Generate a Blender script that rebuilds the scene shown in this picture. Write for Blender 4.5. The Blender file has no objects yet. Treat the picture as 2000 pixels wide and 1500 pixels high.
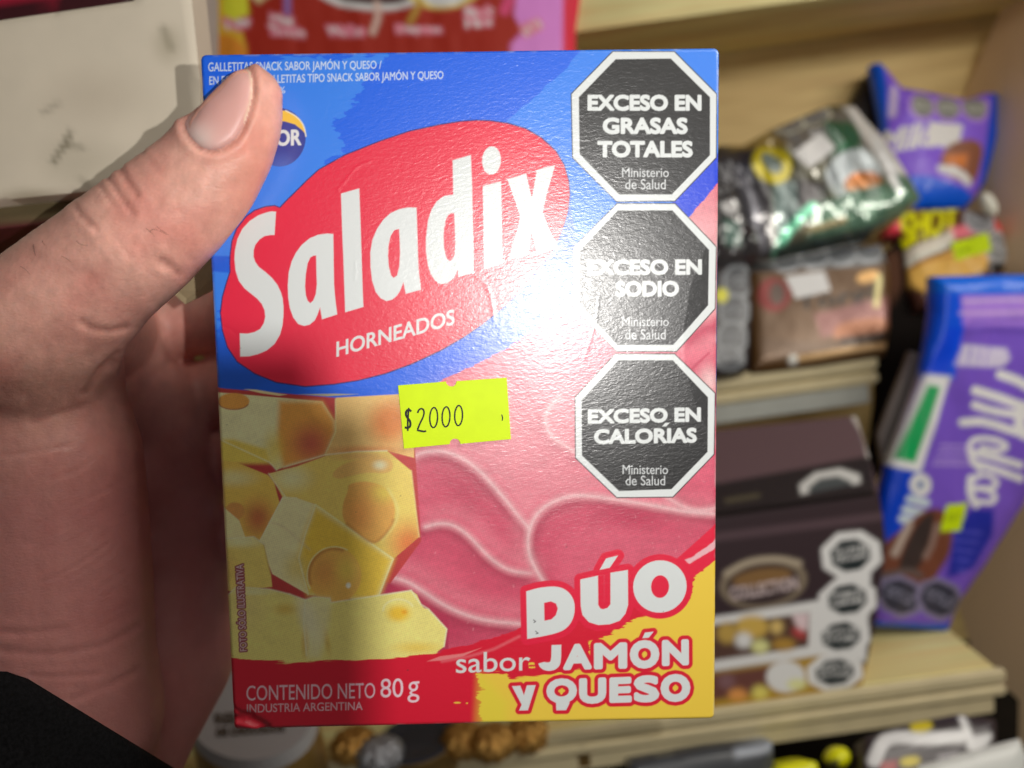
import bpy, math, random
import numpy as np
from mathutils import Matrix, Vector
from mathutils.bvhtree import BVHTree

random.seed(4)
SC = bpy.context.scene
COL = SC.collection

# ------------------------------------------------------------------ camera, world, light, exposure
F_PX = 1502.0                                   # focal length in pixels of a 2000 px wide picture
XW = np.array([.9903, .1386, 0.0]); YW = np.array([-.0219, .158, .987])
XW /= np.linalg.norm(XW); YW -= XW * (XW @ YW); YW /= np.linalg.norm(YW)
ZW = -np.cross(XW, YW)
B = np.stack([XW, YW, ZW])                      # (right, up, forward) of the camera -> world
CAM = np.array([0.0, 0.0, 1.30])

def wp(p):                                      # camera-frame metres -> world
    return np.asarray(p, float) @ B.T + CAM

def at(px, py, d):                              # photograph pixel at a depth -> world
    return wp(np.array([(px - 1000) / F_PX * d, (750 - py) / F_PX * d, d]))

cam_d = bpy.data.cameras.new('camera'); cam = bpy.data.objects.new('camera', cam_d); COL.objects.link(cam)
M = Matrix.Identity(4)
for i in range(3):
    M[i][0] = B[i][0]; M[i][1] = B[i][1]; M[i][2] = -B[i][2]; M[i][3] = CAM[i]
cam.matrix_world = M
cam_d.sensor_width = 36.0; cam_d.lens = 36.0 * F_PX / 2000.0
cam_d.clip_start = .004; cam_d.clip_end = 30
cam_d.dof.use_dof = True; cam_d.dof.focus_distance = .156
cam_d.dof.aperture_fstop = cam_d.lens / 2.8     # a 2.8 mm wide opening, as in the telephone
SC.camera = cam

world = bpy.data.worlds.new('World'); SC.world = world; world.use_nodes = True
bg = world.node_tree.nodes['Background']
bg.inputs[0].default_value = (1.0, .93, .84, 1); bg.inputs[1].default_value = .05

FLASH = np.array([.0185, .007, .0006])           # the telephone's flash beside the lens (camera frame)
ld = bpy.data.lights.new('phone_flash', 'POINT'); ld.energy = .84; ld.shadow_soft_size = .0004
ld.color = (1.0, .97, .93)
lo = bpy.data.objects.new('phone_flash', ld); COL.objects.link(lo); lo.location = wp(FLASH)

def area(name, loc, aim, size, energy, color):
    l = bpy.data.lights.new(name, 'AREA'); l.energy = energy; l.size = size; l.color = color
    o = bpy.data.objects.new(name, l); COL.objects.link(o); o.location = loc
    o.rotation_euler = (Vector(aim) - Vector(loc)).to_track_quat('-Z', 'Y').to_euler()
    return o
area('shop_ceiling_lamp', (.55, -.75, 2.55), (.1, .45, 1.25), .9, 3.5, (1.0, .95, .87))
# added lamp with no visible source, brightens the goods from above the frame
sl_ = area('added_goods_lamp', (.42, .10, 1.475), (.22, .56, 1.14), .5, 1.4, (1.0, .94, .84)); sl_.data.shape = 'RECTANGLE'; sl_.data.size_y = .06

SC.view_settings.view_transform = 'Standard'; SC.view_settings.look = 'None'
SC.view_settings.exposure = 0; SC.view_settings.gamma = 1; SC.view_settings.use_curve_mapping = False
SC.cycles.use_denoising = True
SC.cycles.max_bounces = 6
SC.cycles.sample_clamp_indirect = 4

# ------------------------------------------------------------------ helpers
def lin(r, g, b, k=1.0):
    c = np.array([r, g, b], float) / 255
    c = np.where(c <= .04045, c / 12.92, ((c + .055) / 1.055) ** 2.4) * k
    return np.clip(c, 0, .9)

_rng = np.random.RandomState(7)
_lat = _rng.rand(256, 256)
def vnoise(x, y):                               # smooth value noise 0..1
    xi = np.floor(x).astype(int); yi = np.floor(y).astype(int); fx = x - xi; fy = y - yi
    fx = fx * fx * (3 - 2 * fx); fy = fy * fy * (3 - 2 * fy)
    a = _lat[yi % 256, xi % 256]; b = _lat[yi % 256, (xi + 1) % 256]
    c = _lat[(yi + 1) % 256, xi % 256]; d = _lat[(yi + 1) % 256, (xi + 1) % 256]
    return (a * (1 - fx) + b * fx) * (1 - fy) + (c * (1 - fx) + d * fx) * fy

def fbm(x, y, o=3):
    s = 0; a = .5; t = 0
    for i in range(o):
        s = s + a * vnoise(x * 2 ** i + 17 * i, y * 2 ** i + 5 * i); t += a; a *= .5
    return s / t

def loop_segs(poly):
    p = np.asarray(poly, float); return np.concatenate([p, np.roll(p, -1, 0)], 1)

def line_segs(poly):
    p = np.asarray(poly, float); return np.concatenate([p[:-1], p[1:]], 1)

def seg_dist(X, Y, segs):
    D = np.full(X.shape, 1e9)
    for x0, y0, x1, y1 in segs:
        dx, dy = x1 - x0, y1 - y0; L = dx * dx + dy * dy + 1e-12
        t = np.clip(((X - x0) * dx + (Y - y0) * dy) / L, 0, 1)
        D = np.minimum(D, (X - x0 - t * dx) ** 2 + (Y - y0 - t * dy) ** 2)
    return np.sqrt(D)

def winding(X, Y, segs):
    w = np.zeros(X.shape, int)
    for x0, y0, x1, y1 in segs:
        up = (y0 <= Y) & (y1 > Y); dn = (y1 <= Y) & (y0 > Y)
        if not (up.any() or dn.any()): continue
        c = (x1 - x0) * (Y - y0) - (X - x0) * (y1 - y0)
        w += (up & (c > 0)).astype(int) - (dn & (c < 0)).astype(int)
    return w

def smooth(poly, n=3, closed=True):             # Chaikin corner cutting
    p = np.asarray(poly, float)
    for _ in range(n):
        q = np.roll(p, -1, 0) if closed else p[1:]
        a = p if closed else p[:-1]
        r = np.empty((2 * len(a), 2)); r[0::2] = .75 * a + .25 * q; r[1::2] = .25 * a + .75 * q
        p = r if closed else np.concatenate([p[:1], r, p[-1:]])
    return p

def ellipse(cx, cy, rx, ry, rot=0, n=40):
    t = np.linspace(0, 2 * np.pi, n, endpoint=False); c, s = math.cos(math.radians(rot)), math.sin(math.radians(rot))
    x, y = rx * np.cos(t), ry * np.sin(t)
    return np.stack([cx + x * c - y * s, cy + x * s + y * c], 1)

def octagon(cx, cy, rx, ry, rot=0):
    t = np.radians(22.5 + 45 * np.arange(8)); c, s = math.cos(math.radians(rot)), math.sin(math.radians(rot))
    x, y = rx * np.cos(t) / .924, ry * np.sin(t) / .924
    return np.stack([cx + x * c - y * s, cy + x * s + y * c], 1)

# ---- lettering: outlines of the built-in font
_glyph = {}
def glyph_mesh(s, off):
    key = (s, off)
    if key in _glyph: return _glyph[key]
    cu = bpy.data.curves.new('lettering', 'FONT'); cu.body = s; cu.offset = off; cu.resolution_u = 4
    o = bpy.data.objects.new('lettering', cu); COL.objects.link(o)
    bpy.context.view_layer.update()
    me = bpy.data.meshes.new_from_object(o.evaluated_get(bpy.context.evaluated_depsgraph_get()))
    v = np.array([x.co[:2] for x in me.vertices]) if len(me.vertices) else np.zeros((0, 2))
    ed = {}
    for p in me.polygons:
        vs = list(p.vertices)
        for a, b in zip(vs, vs[1:] + vs[:1]): ed[(a, b)] = 1
    bd = [(a, b) for (a, b) in ed if (b, a) not in ed]
    bpy.data.objects.remove(o); bpy.data.curves.remove(cu); bpy.data.meshes.remove(me)
    _glyph[key] = (v, bd); return _glyph[key]

def bold_px(quad, off): return max(0, off) / .72 * np.linalg.norm(np.subtract(quad[3], quad[0]))

def text_segs(s, quad, off=0.0, ref=None):
    """outline segments of s in pixels; the ink box of ref (or s) fills quad = TL, TR, BR, BL (off: room left for a bolder stroke)"""
    v, bd = glyph_mesh(s, 0); r = glyph_mesh(ref, 0)[0] if ref else v
    quad = [np.array(q, float) for q in quad]; b_ = bold_px(quad, off)
    cx_ = sum(quad) / 4; quad = [q + b_ * np.sign(cx_ - q) for q in quad]
    lo, hi = r.min(0), r.max(0)
    if ref: lo = np.array([v[:, 0].min(), lo[1]]); hi = np.array([v[:, 0].max(), hi[1]])
    t = (v - lo) / (hi - lo)
    TL, TR, BR, BL = [np.array(q, float) for q in quad]
    P = (BL[None] * (1 - t[:, :1]) + BR[None] * t[:, :1]) * (1 - t[:, 1:]) + (TL[None] * (1 - t[:, :1]) + TR[None] * t[:, :1]) * t[:, 1:]
    return np.array([[*P[a], *P[b]] for a, b in bd])

class Painter:                                  # colours of a printed surface, per vertex
    def __init__(s, X, Y, base):
        s.X, s.Y = X, Y; s.C = np.tile(np.asarray(base, float), (len(X), 1))
    def box(s, segs, m):
        x = segs[:, [0, 2]]; y = segs[:, [1, 3]]
        return np.nonzero((s.X > x.min() - m) & (s.X < x.max() + m) & (s.Y > y.min() - m) & (s.Y < y.max() + m))[0]
    def put(s, i, a, col):
        col = np.asarray(col, float)
        s.C[i] = s.C[i] * (1 - a[:, None]) + col * a[:, None]
    def segs(s, segs, col, soft=.8, grow=0, rag=0, rf=(.05, .05), alpha=1.0):
        i = s.box(segs, soft * 2 + grow + rag + 2)
        if not len(i): return
        x, y = s.X[i], s.Y[i]
        d = seg_dist(x, y, segs); d = np.where(winding(x, y, segs) != 0, d, -d) + grow
        if rag: d = d + rag * (2 * fbm(x * rf[0], y * rf[1], 4) - 1)
        a = np.clip(.5 + d / (2 * soft), 0, 1)
        if soft > 3: a = a * a * (3 - 2 * a)
        s.put(i, a * alpha, col)
    def fill(s, poly, col, **k): s.segs(loop_segs(poly), col, **k)
    def text(s, txt, quad, col, off=0.0, ref=None, **k): s.segs(text_segs(txt, quad, off, ref), col, grow=bold_px(quad, off), **k)
    def line(s, poly, w, col, soft=.8, alpha=1.0, taper=False):
        g = line_segs(poly); i = s.box(g, w + 2 * soft + 2)
        if not len(i): return
        d = w / 2 - seg_dist(s.X[i], s.Y[i], g)
        a = np.clip(.5 + d / (2 * soft), 0, 1)
        if soft > 3: a = a * a * (3 - 2 * a)
        s.put(i, a * alpha, col)
    def blob(s, cx, cy, rx, ry, col, alpha=1.0, rot=0, clip=None, hard=0.0):
        c, q = math.cos(math.radians(rot)), math.sin(math.radians(rot))
        x, y = s.X - cx, s.Y - cy
        r = np.sqrt(((x * c + y * q) / rx) ** 2 + ((-x * q + y * c) / ry) ** 2)
        a = np.clip((1 - r) / (1 - hard), 0, 1); a = a * a * (3 - 2 * a) * alpha
        if clip is not None:
            g = loop_segs(clip); a = a * (winding(s.X, s.Y, g) != 0)
        i = np.nonzero(a > 0)[0]; s.put(i, a[i], col)

def inside(X, Y, poly): return winding(X, Y, loop_segs(poly)) != 0

# ---- materials
def mat(name, rough=.5, spec=.5, metal=0.0, color=None, attr=False, bump=None, coat=0, sss=0, var=0, var_scale=60, emit=None):
    m = bpy.data.materials.new(name); m.use_nodes = True; nt = m.node_tree; b = nt.nodes['Principled BSDF']
    b.inputs['Roughness'].default_value = rough; b.inputs['Specular IOR Level'].default_value = spec
    b.inputs['Metallic'].default_value = metal; b.inputs['Coat Weight'].default_value = coat
    tc = nt.nodes.new('ShaderNodeTexCoord')
    src = None
    if attr:
        a = nt.nodes.new('ShaderNodeAttribute'); a.attribute_name = 'print'; src = a.outputs['Color']
    elif color is not None:
        b.inputs['Base Color'].default_value = (*color, 1)
        if var:
            n = nt.nodes.new('ShaderNodeTexNoise'); n.inputs['Scale'].default_value = var_scale; n.inputs['Detail'].default_value = 4
            nt.links.new(tc.outputs['Object'], n.inputs['Vector'])
            r = nt.nodes.new('ShaderNodeValToRGB')
            r.color_ramp.elements[0].position = .3; r.color_ramp.elements[1].position = .7
            r.color_ramp.elements[0].color = (*[c * (1 - var) for c in color], 1); r.color_ramp.elements[1].color = (*[min(1, c * (1 + var)) for c in color], 1)
            nt.links.new(n.outputs['Fac'], r.inputs['Fac']); src = r.outputs['Color']
    if src is not None: nt.links.new(src, b.inputs['Base Color'])
    if bump:
        strength, dist, sc, det = bump
        mp = nt.nodes.new('ShaderNodeMapping'); mp.inputs['Scale'].default_value = sc
        n = nt.nodes.new('ShaderNodeTexNoise'); n.inputs['Scale'].default_value = 1; n.inputs['Detail'].default_value = det
        bp = nt.nodes.new('ShaderNodeBump'); bp.inputs['Strength'].default_value = strength; bp.inputs['Distance'].default_value = dist
        nt.links.new(tc.outputs['Object'], mp.inputs['Vector']); nt.links.new(mp.outputs['Vector'], n.inputs['Vector'])
        nt.links.new(n.outputs['Fac'], bp.inputs['Height']); nt.links.new(bp.outputs['Normal'], b.inputs['Normal'])
    if sss:
        b.inputs['Subsurface Weight'].default_value = sss; b.inputs['Subsurface Radius'].default_value = (1, .35, .2)
        b.inputs['Subsurface Scale'].default_value = .003
    return m

def wood(name, c1, c2, rough=.55):
    m = bpy.data.materials.new(name); m.use_nodes = True; nt = m.node_tree; b = nt.nodes['Principled BSDF']
    tc = nt.nodes.new('ShaderNodeTexCoord'); mp = nt.nodes.new('ShaderNodeMapping'); mp.inputs['Scale'].default_value = (6, 160, 160)
    n = nt.nodes.new('ShaderNodeTexNoise'); n.inputs['Scale'].default_value = 1; n.inputs['Detail'].default_value = 5
    r = nt.nodes.new('ShaderNodeValToRGB'); r.color_ramp.elements[0].position = .32; r.color_ramp.elements[1].position = .68
    r.color_ramp.elements[0].color = (*c1, 1); r.color_ramp.elements[1].color = (*c2, 1)
    nt.links.new(tc.outputs['Object'], mp.inputs['Vector']); nt.links.new(mp.outputs['Vector'], n.inputs['Vector'])
    nt.links.new(n.outputs['Fac'], r.inputs['Fac'])
    m2 = nt.nodes.new('ShaderNodeMapping'); m2.inputs['Scale'].default_value = (7, 30, 30); n2 = nt.nodes.new('ShaderNodeTexNoise'); n2.inputs['Scale'].default_value = 1; n2.inputs['Detail'].default_value = 3
    r2 = nt.nodes.new('ShaderNodeValToRGB'); r2.color_ramp.elements[0].position = .35; r2.color_ramp.elements[1].position = .62
    r2.color_ramp.elements[0].color = (.72, .66, .58, 1); r2.color_ramp.elements[1].color = (1, 1, 1, 1)
    mx = nt.nodes.new('ShaderNodeMix'); mx.data_type = 'RGBA'; mx.blend_type = 'MULTIPLY'; mx.inputs['Factor'].default_value = 1
    nt.links.new(tc.outputs['Object'], m2.inputs['Vector']); nt.links.new(m2.outputs['Vector'], n2.inputs['Vector']); nt.links.new(n2.outputs['Fac'], r2.inputs['Fac'])
    nt.links.new(r.outputs['Color'], mx.inputs['A']); nt.links.new(r2.outputs['Color'], mx.inputs['B']); nt.links.new(mx.outputs['Result'], b.inputs['Base Color'])
    b.inputs['Roughness'].default_value = rough
    return m

# ---- objects
def empty(name, loc, label, cat, group=None):
    o = bpy.data.objects.new(name, None); COL.objects.link(o); o.location = loc; o.empty_display_size = .02
    o['label'] = label; o['category'] = cat
    if group: o['group'] = group
    return o

def mesh(name, verts, faces, m, parent=None, colors=None, flat=False, label=None, cat=None, group=None, kind=None, origin=None):
    """verts in world metres. A child keeps its parent's origin."""
    verts = np.asarray(verts, float)
    if parent is not None:
        root = parent; loc = np.zeros(3); off = np.zeros(3)
        while root is not None: off = off + np.array(root.location); root = root.parent
    else:
        off = np.array(origin if origin is not None else [*verts[:, :2].mean(0), verts[:, 2].min()]); loc = off
    me = bpy.data.meshes.new(name)
    v = (verts - off).astype(np.float32)
    if isinstance(faces, np.ndarray):
        k = faces.shape[1]; nf = len(faces)
        me.vertices.add(len(v)); me.vertices.foreach_set('co', v.ravel())
        me.loops.add(nf * k); me.loops.foreach_set('vertex_index', faces.ravel().astype(np.int32))
        me.polygons.add(nf); me.polygons.foreach_set('loop_start', np.arange(0, nf * k, k, dtype=np.int32))
        me.polygons.foreach_set('loop_total', np.full(nf, k, np.int32))
        me.update(calc_edges=True)
    else:
        me.from_pydata(v.tolist(), [], [list(map(int, f)) for f in faces]); me.update()
    if colors is not None:
        a = me.color_attributes.new('print', 'FLOAT_COLOR', 'POINT')
        a.data.foreach_set('color', np.concatenate([colors, np.ones((len(colors), 1))], 1).astype(np.float32).ravel())
    if not flat: me.polygons.foreach_set('use_smooth', np.ones(len(me.polygons), bool))
    me.materials.append(m)
    o = bpy.data.objects.new(name, me); COL.objects.link(o)
    if parent is not None: o.parent = parent
    else: o.location = loc
    for k_, val in (('label', label), ('category', cat), ('group', group), ('kind', kind)):
        if val: o[k_] = val
    return o

class Plane:                                    # a flat face through three (px, py, depth) corners
    def __init__(s, a, b, c):
        f = lambda t: np.array([(t[0] - 1000) / F_PX * t[2], (750 - t[1]) / F_PX * t[2], t[2]])
        A, Bq, Cq = f(a), f(b), f(c); s.o = A
        s.n = np.cross(Bq - A, Cq - A); s.n /= np.linalg.norm(s.n)
        if s.n[2] > 0: s.n = -s.n
        s.e1 = Bq - A; s.e1 /= np.linalg.norm(s.e1); s.e2 = np.cross(s.n, s.e1)
        if s.e2 @ (Cq - A) < 0: s.e2 = -s.e2
    def pt(s, px, py, h=0):                     # world point
        r = np.stack([(np.asarray(px, float) - 1000) / F_PX, (750 - np.asarray(py, float)) / F_PX, np.ones(np.shape(px))], -1)
        t = (s.o @ s.n) / (r @ s.n)
        return wp(r * t[..., None] + s.n * np.asarray(h)[..., None])
    def uv(s, px, py):
        r = np.stack([(np.asarray(px, float) - 1000) / F_PX, (750 - np.asarray(py, float)) / F_PX, np.ones(np.shape(px))], -1)
        q = r * ((s.o @ s.n) / (r @ s.n))[..., None] - s.o
        return q @ s.e1, q @ s.e2
    def xyz(s, u, v, h=0):
        q = s.o + np.asarray(u)[..., None] * s.e1 + np.asarray(v)[..., None] * s.e2 + np.asarray(h)[..., None] * s.n
        return wp(q)
    def px(s, u, v):
        q = s.o + np.asarray(u)[..., None] * s.e1 + np.asarray(v)[..., None] * s.e2
        return q[..., 0] / q[..., 2] * F_PX + 1000, 750 - q[..., 1] / q[..., 2] * F_PX

def sheet(plane, outline, res, height, paint, base, parts):
    """fine grid inside an outline: verts u,v, heights, colours, faces and the part each face belongs to"""
    ol = np.asarray(outline, float); uo, vo = plane.uv(ol[:, 0], ol[:, 1])
    us = np.arange(uo.min(), uo.max() + res, res); vs = np.arange(vo.min(), vo.max() + res, res)
    U, V = np.meshgrid(us, vs); nu, nv = len(us), len(vs); U = U.ravel(); V = V.ravel()
    X, Y = plane.px(U, V)
    osg = loop_segs(np.stack([uo, vo], 1))
    idx = np.arange(nu * nv).reshape(nv, nu)
    f = np.stack([idx[:-1, :-1], idx[:-1, 1:], idx[1:, 1:], idx[1:, :-1]], -1).reshape(-1, 4)
    fc = (winding(U[f].mean(1), V[f].mean(1), osg) != 0)
    f = f[fc]
    used = np.unique(f); re = np.full(nu * nv, -1); re[used] = np.arange(len(used)); f = re[f]
    U, V, X, Y = U[used], V[used], X[used], Y[used]
    # pull the rim vertices onto the outline
    ec = {}
    e = np.sort(np.concatenate([f[:, [0, 1]], f[:, [1, 2]], f[:, [2, 3]], f[:, [3, 0]]]), 1)
    ue, cnt = np.unique(e, axis=0, return_counts=True); rim = np.unique(ue[cnt == 1])
    for i in rim:
        best = None
        for x0, y0, x1, y1 in osg:
            dx, dy = x1 - x0, y1 - y0; t = min(1, max(0, ((U[i] - x0) * dx + (V[i] - y0) * dy) / (dx * dx + dy * dy + 1e-15)))
            qx, qy = x0 + t * dx, y0 + t * dy; dd = (qx - U[i]) ** 2 + (qy - V[i]) ** 2
            if best is None or dd < best[0]: best = (dd, qx, qy)
        U[i], V[i] = best[1], best[2]
    X, Y = plane.px(U, V)
    D = seg_dist(U, V, osg)
    H = height(U, V, D, X, Y)
    P = Painter(X, Y, base)
    if paint: paint(P)
    fx, fy = X[f].mean(1), Y[f].mean(1); pid = np.zeros(len(f), int)
    for k, (nm, poly) in enumerate(parts):
        pid[inside(fx, fy, poly)] = k + 1
    return U, V, H, P.C, f, pid, (ue[cnt == 1])

def pack(name, label, cat, plane, outline, base, m, thick=.01, bulge=0.0, edge=.02, crinkle=0.0, cscale=120, res=.0012,
         paint=None, parts=(), body='wrapper', group=None, mats=None, back=None):
    """a package: a printed front of any outline, bulging or flat, with its side and back closed"""
    def height(U, V, D, X, Y):
        t = np.clip(D / edge, 0, 1)
        h = bulge * np.sqrt(1 - (1 - t) ** 2)
        if crinkle:
            k = np.clip(D / .004, 0, 1)
            h = h + crinkle * k * (2 * fbm(U * cscale + 31, V * cscale * .45 + 11, 3) - 1)
        return h
    U, V, H, C, f, pid, rim = sheet(plane, outline, res, height, paint, base, parts)
    Wf = plane.xyz(U, V, H)
    root = None
    o = empty(name, (0, 0, 0), label, cat, group)
    allz = np.concatenate([Wf, plane.xyz(U, V, -thick - H * .6)])
    o.location = (*allz[:, :2].mean(0), allz[:, 2].min())
    # body: front faces of part 0 + back + rim wall
    fb = f[pid == 0]; n = len(U)
    Wb = plane.xyz(U, V, -thick - (H * .6 if bulge else 0 * H))
    rimset = np.unique(rim); pos = {int(i): k for k, i in enumerate(rimset)}
    V2 = np.concatenate([Wf, Wb]); C2 = np.concatenate([C, C if back is None else np.tile(back, (n, 1))])
    walls = np.array([[a, b, b + n, a + n] for a, b in rim])
    F2 = np.concatenate([fb, f[:, ::-1] + n, walls])
    us = np.unique(F2); re = np.full(2 * n, -1); re[us] = np.arange(len(us))
    bo = mesh(body, V2[us], re[F2], m, o, C2[us])
    try: bo.data.set_sharp_from_angle(angle=math.radians(50))
    except Exception: pass
    out = {body: bo}
    for k, (nm, poly) in enumerate(parts):
        ff = f[pid == k + 1]
        if not len(ff): continue
        us = np.unique(ff); re = np.full(n, -1); re[us] = np.arange(len(us))
        mm = (mats or {}).get(nm, m)
        mesh(nm, Wf[us], re[ff], mm, o, C[us])
    return o

def wbox(name, x0, x1, y0, y1, z0, z1, m, bev=.0015, **k):
    xs, ys, zs = (x0, x1), (y0, y1), (z0, z1)
    import bmesh
    bm = bmesh.new(); bmesh.ops.create_cube(bm, size=1)
    for v in bm.verts:
        v.co = (xs[v.co.x > 0], ys[v.co.y > 0], zs[v.co.z > 0])
    if bev: bmesh.ops.bevel(bm, geom=bm.edges[:], offset=bev, segments=2, affect='EDGES')
    V = np.array([v.co[:] for v in bm.verts]); bm.verts.index_update(); Fc = [[v.index for v in f.verts] for f in bm.faces]; bm.free()
    return mesh(name, V, Fc, m, flat=True, **k)

def ball(c, r, seg=24, squash=1.0, rip=0.0):
    V = []; Fc = []
    for i in range(seg // 2 + 1):
        th = math.pi * i / (seg // 2)
        for j in range(seg):
            ph = 2 * math.pi * j / seg
            rr = r * (1 + rip * math.sin(9 * ph + 3 * th) * math.sin(th))
            V.append((c[0] + rr * math.sin(th) * math.cos(ph), c[1] + rr * math.sin(th) * math.sin(ph), c[2] + rr * math.cos(th) * squash))
    for i in range(seg // 2):
        for j in range(seg):
            Fc.append((i * seg + j, (i + 1) * seg + j, (i + 1) * seg + (j + 1) % seg, i * seg + (j + 1) % seg))
    return np.array(V), Fc

# ------------------------------------------------------------------ the shop: wall, shelves, side panel
wall_y = (at(1500, 300, .58) - CAM)[1]
beech = wood('beech_board', lin(172, 144, 96, 2.4), lin(202, 172, 120, 2.4))
beech_wall = wood('veneer_wall', lin(160, 138, 92, 2.0), lin(182, 160, 110, 2.0), .6)
cream_edge = mat('cream_shelf_edge', .45, .4, color=lin(205, 192, 155, 1.2), var=.06)
grey_strip = mat('grey_price_rail', .4, .5, color=lin(150, 152, 146, 1.6), var=.05)
grey_panel = mat('grey_laminate', .55, .4, color=lin(128, 118, 108, .95), var=.06, var_scale=25)
dark_floor = mat('dark_shelf_inside', .8, .2, color=lin(30, 26, 24), var=.2)

X1 = at(1720, 735, .48)[0]
sU = at(1404, 736, .48); sL = at(1780, 1332, .40); sT = at(1400, 24, .45)
wbox('back_wall', -1.0, at(1990, 300, .60)[0] + .3, wall_y, wall_y + .02, .6, 2.0, beech_wall, 0, kind='structure')
def shelf(label, z, y0, x0, x1, lip, rail):
    r = empty('shelf_board', ((x0 + x1) / 2, y0, z - lip * 2), label, 'shelf')
    def prt(nm, *a): 
        o = wbox(nm, *a); return o
    def sub(nm, xa, xb, ya, yb, za, zb, m, bev=.0015):
        import bmesh
        bm = bmesh.new(); bmesh.ops.create_cube(bm, size=1)
        for v in bm.verts: v.co = ((xa, xb)[v.co.x > 0], (ya, yb)[v.co.y > 0], (za, zb)[v.co.z > 0])
        bmesh.ops.bevel(bm, geom=bm.edges[:], offset=bev, segments=3, affect='EDGES')
        V = np.array([v.co[:] for v in bm.verts]); bm.verts.index_update(); Fc = [[v.index for v in f.verts] for f in bm.faces]; bm.free()
        return mesh(nm, V, Fc, m, r, flat=True)
    sub('board', x0, x1 - .003, y0 + .004, wall_y - .002, z - lip * 1.8, z - .0005, beech, .001)
    sub('edge_strip', x0, x1, y0 - .001, y0 + .0035, z - lip, z + .0002, cream_edge, .0016)
    sub('edge_strip', x0, x1, y0 - .001, y0 + .0035, z - lip * 1.95, z - lip * 1.14, cream_edge, .0016)
    if rail: sub('price_rail' if rail > .011 else 'edge_strip', x0, x1 - .006, y0 + .001, y0 + .0035, z - lip * 1.95 - rail, z - lip * 1.98, grey_strip if rail > .011 else cream_edge, .0008)
    return r
shelf('pale wooden shelf carrying the foil bags, grey rail under its front edge', sU[2], sU[1], -.75, X1, .0092, .0125)
shelf('lower pale wooden shelf with the dark chocolate box standing on it', sL[2], sL[1], -.75, at(1966, 1312, .40)[0], .0078, .010)
def toppanel():
    r = empty('shelf_board', (0, sT[1], sT[2]), 'topmost wooden shelf board seen from below behind the red bag', 'shelf')
    import bmesh
    for nm, za, zb, ya, yb, m in (('edge_strip', sT[2], sT[2] + .026, sT[1], sT[1] + .003, beech), ('board', sT[2] + .002, sT[2] + .024, sT[1] + .0032, wall_y - .002, beech)):
        bm = bmesh.new(); bmesh.ops.create_cube(bm, size=1)
        for v in bm.verts: v.co = ((-.75, .62)[v.co.x > 0], (ya, yb)[v.co.y > 0], (za, zb)[v.co.z > 0])
        V = np.array([v.co[:] for v in bm.verts]); bm.verts.index_update(); Fc = [[v.index for v in f.verts] for f in bm.faces]; bm.free()
        mesh(nm, V, Fc, m, r, flat=True)
toppanel()
# side panel: a leaning grey board at the right
pl = Plane((1985, 0, .535), (1830, 300, .595), (1912, 1318, .475))
pack('side_panel', 'grey laminate panel closing the right end of the shelves', 'panel', pl,
     [(1990, -60), (1880, 190), (1828, 290), (1825, 900), (1869, 1170), (1912, 1316), (1990, 1362), (1985, 1700), (2330, 1700), (2330, -60)],
     lin(142, 124, 100, 3.2), mat('grey_laminate_face', .5, .45, attr=True, bump=(.1, .0004, (300, 300, 300), 2)), thick=.012, res=.006, body='board')
# a dark base board far below so that the lower gap is closed
wbox('lower_cabinet', -.75, .75, sL[1] + .05, wall_y - .002, .75, sL[2] - .12, dark_floor, .002,
     label='dark cabinet base under the lowest goods', cat='cabinet')

# ------------------------------------------------------------------ the snack carton
A_ = []
_c = [((0, 0), (456, 1426)), ((1, 0), (1397, 1405)), ((1, 1), (1405, 92)), ((0, 1), (388, 105))]
for (u, v), (x, y) in _c:
    x_ = (x - 1000) / F_PX; y_ = (750 - y) / F_PX
    A_.append([u, v, 1, 0, 0, 0, -x_ * u, -x_ * v, -x_]); A_.append([0, 0, 0, u, v, 1, -y_ * u, -y_ * v, -y_])
Hm = np.linalg.svd(np.array(A_))[2][-1].reshape(3, 3); h1, h2, h3 = Hm.T
if h3[2] < 0: h1, h2, h3 = -h1, -h2, -h3
k_ = .1 / np.linalg.norm(h1); h1, h2, h3 = h1 * k_, h2 * k_, h3 * k_
def _pp(u, v):
    q = h3 + u * h1 + v * h2; return (q[0] / q[2] * F_PX + 1000, 750 - q[1] / q[2] * F_PX, q[2])
FACE = Plane(_pp(0, 0), _pp(1, 0), _pp(0, 1))
BW, BH, BT = .1, float(np.linalg.norm(h2)), .036

BLUE, LBLUE, RED = lin(0, 98, 236), lin(46, 130, 246), lin(232, 16, 62)
WHITE, BLACK, YEL, CRIM = lin(222, 227, 227), lin(14, 14, 17), lin(246, 208, 70), lin(222, 6, 48)
CREAM, CHY, ORA, DORA, GAP = lin(254, 240, 184), lin(250, 218, 96), lin(242, 172, 78), lin(230, 132, 62), lin(196, 62, 62)
HAM, HAML, HAMD, RIM = lin(220, 92, 118), lin(236, 158, 168), lin(190, 48, 84), lin(242, 204, 206)

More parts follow.
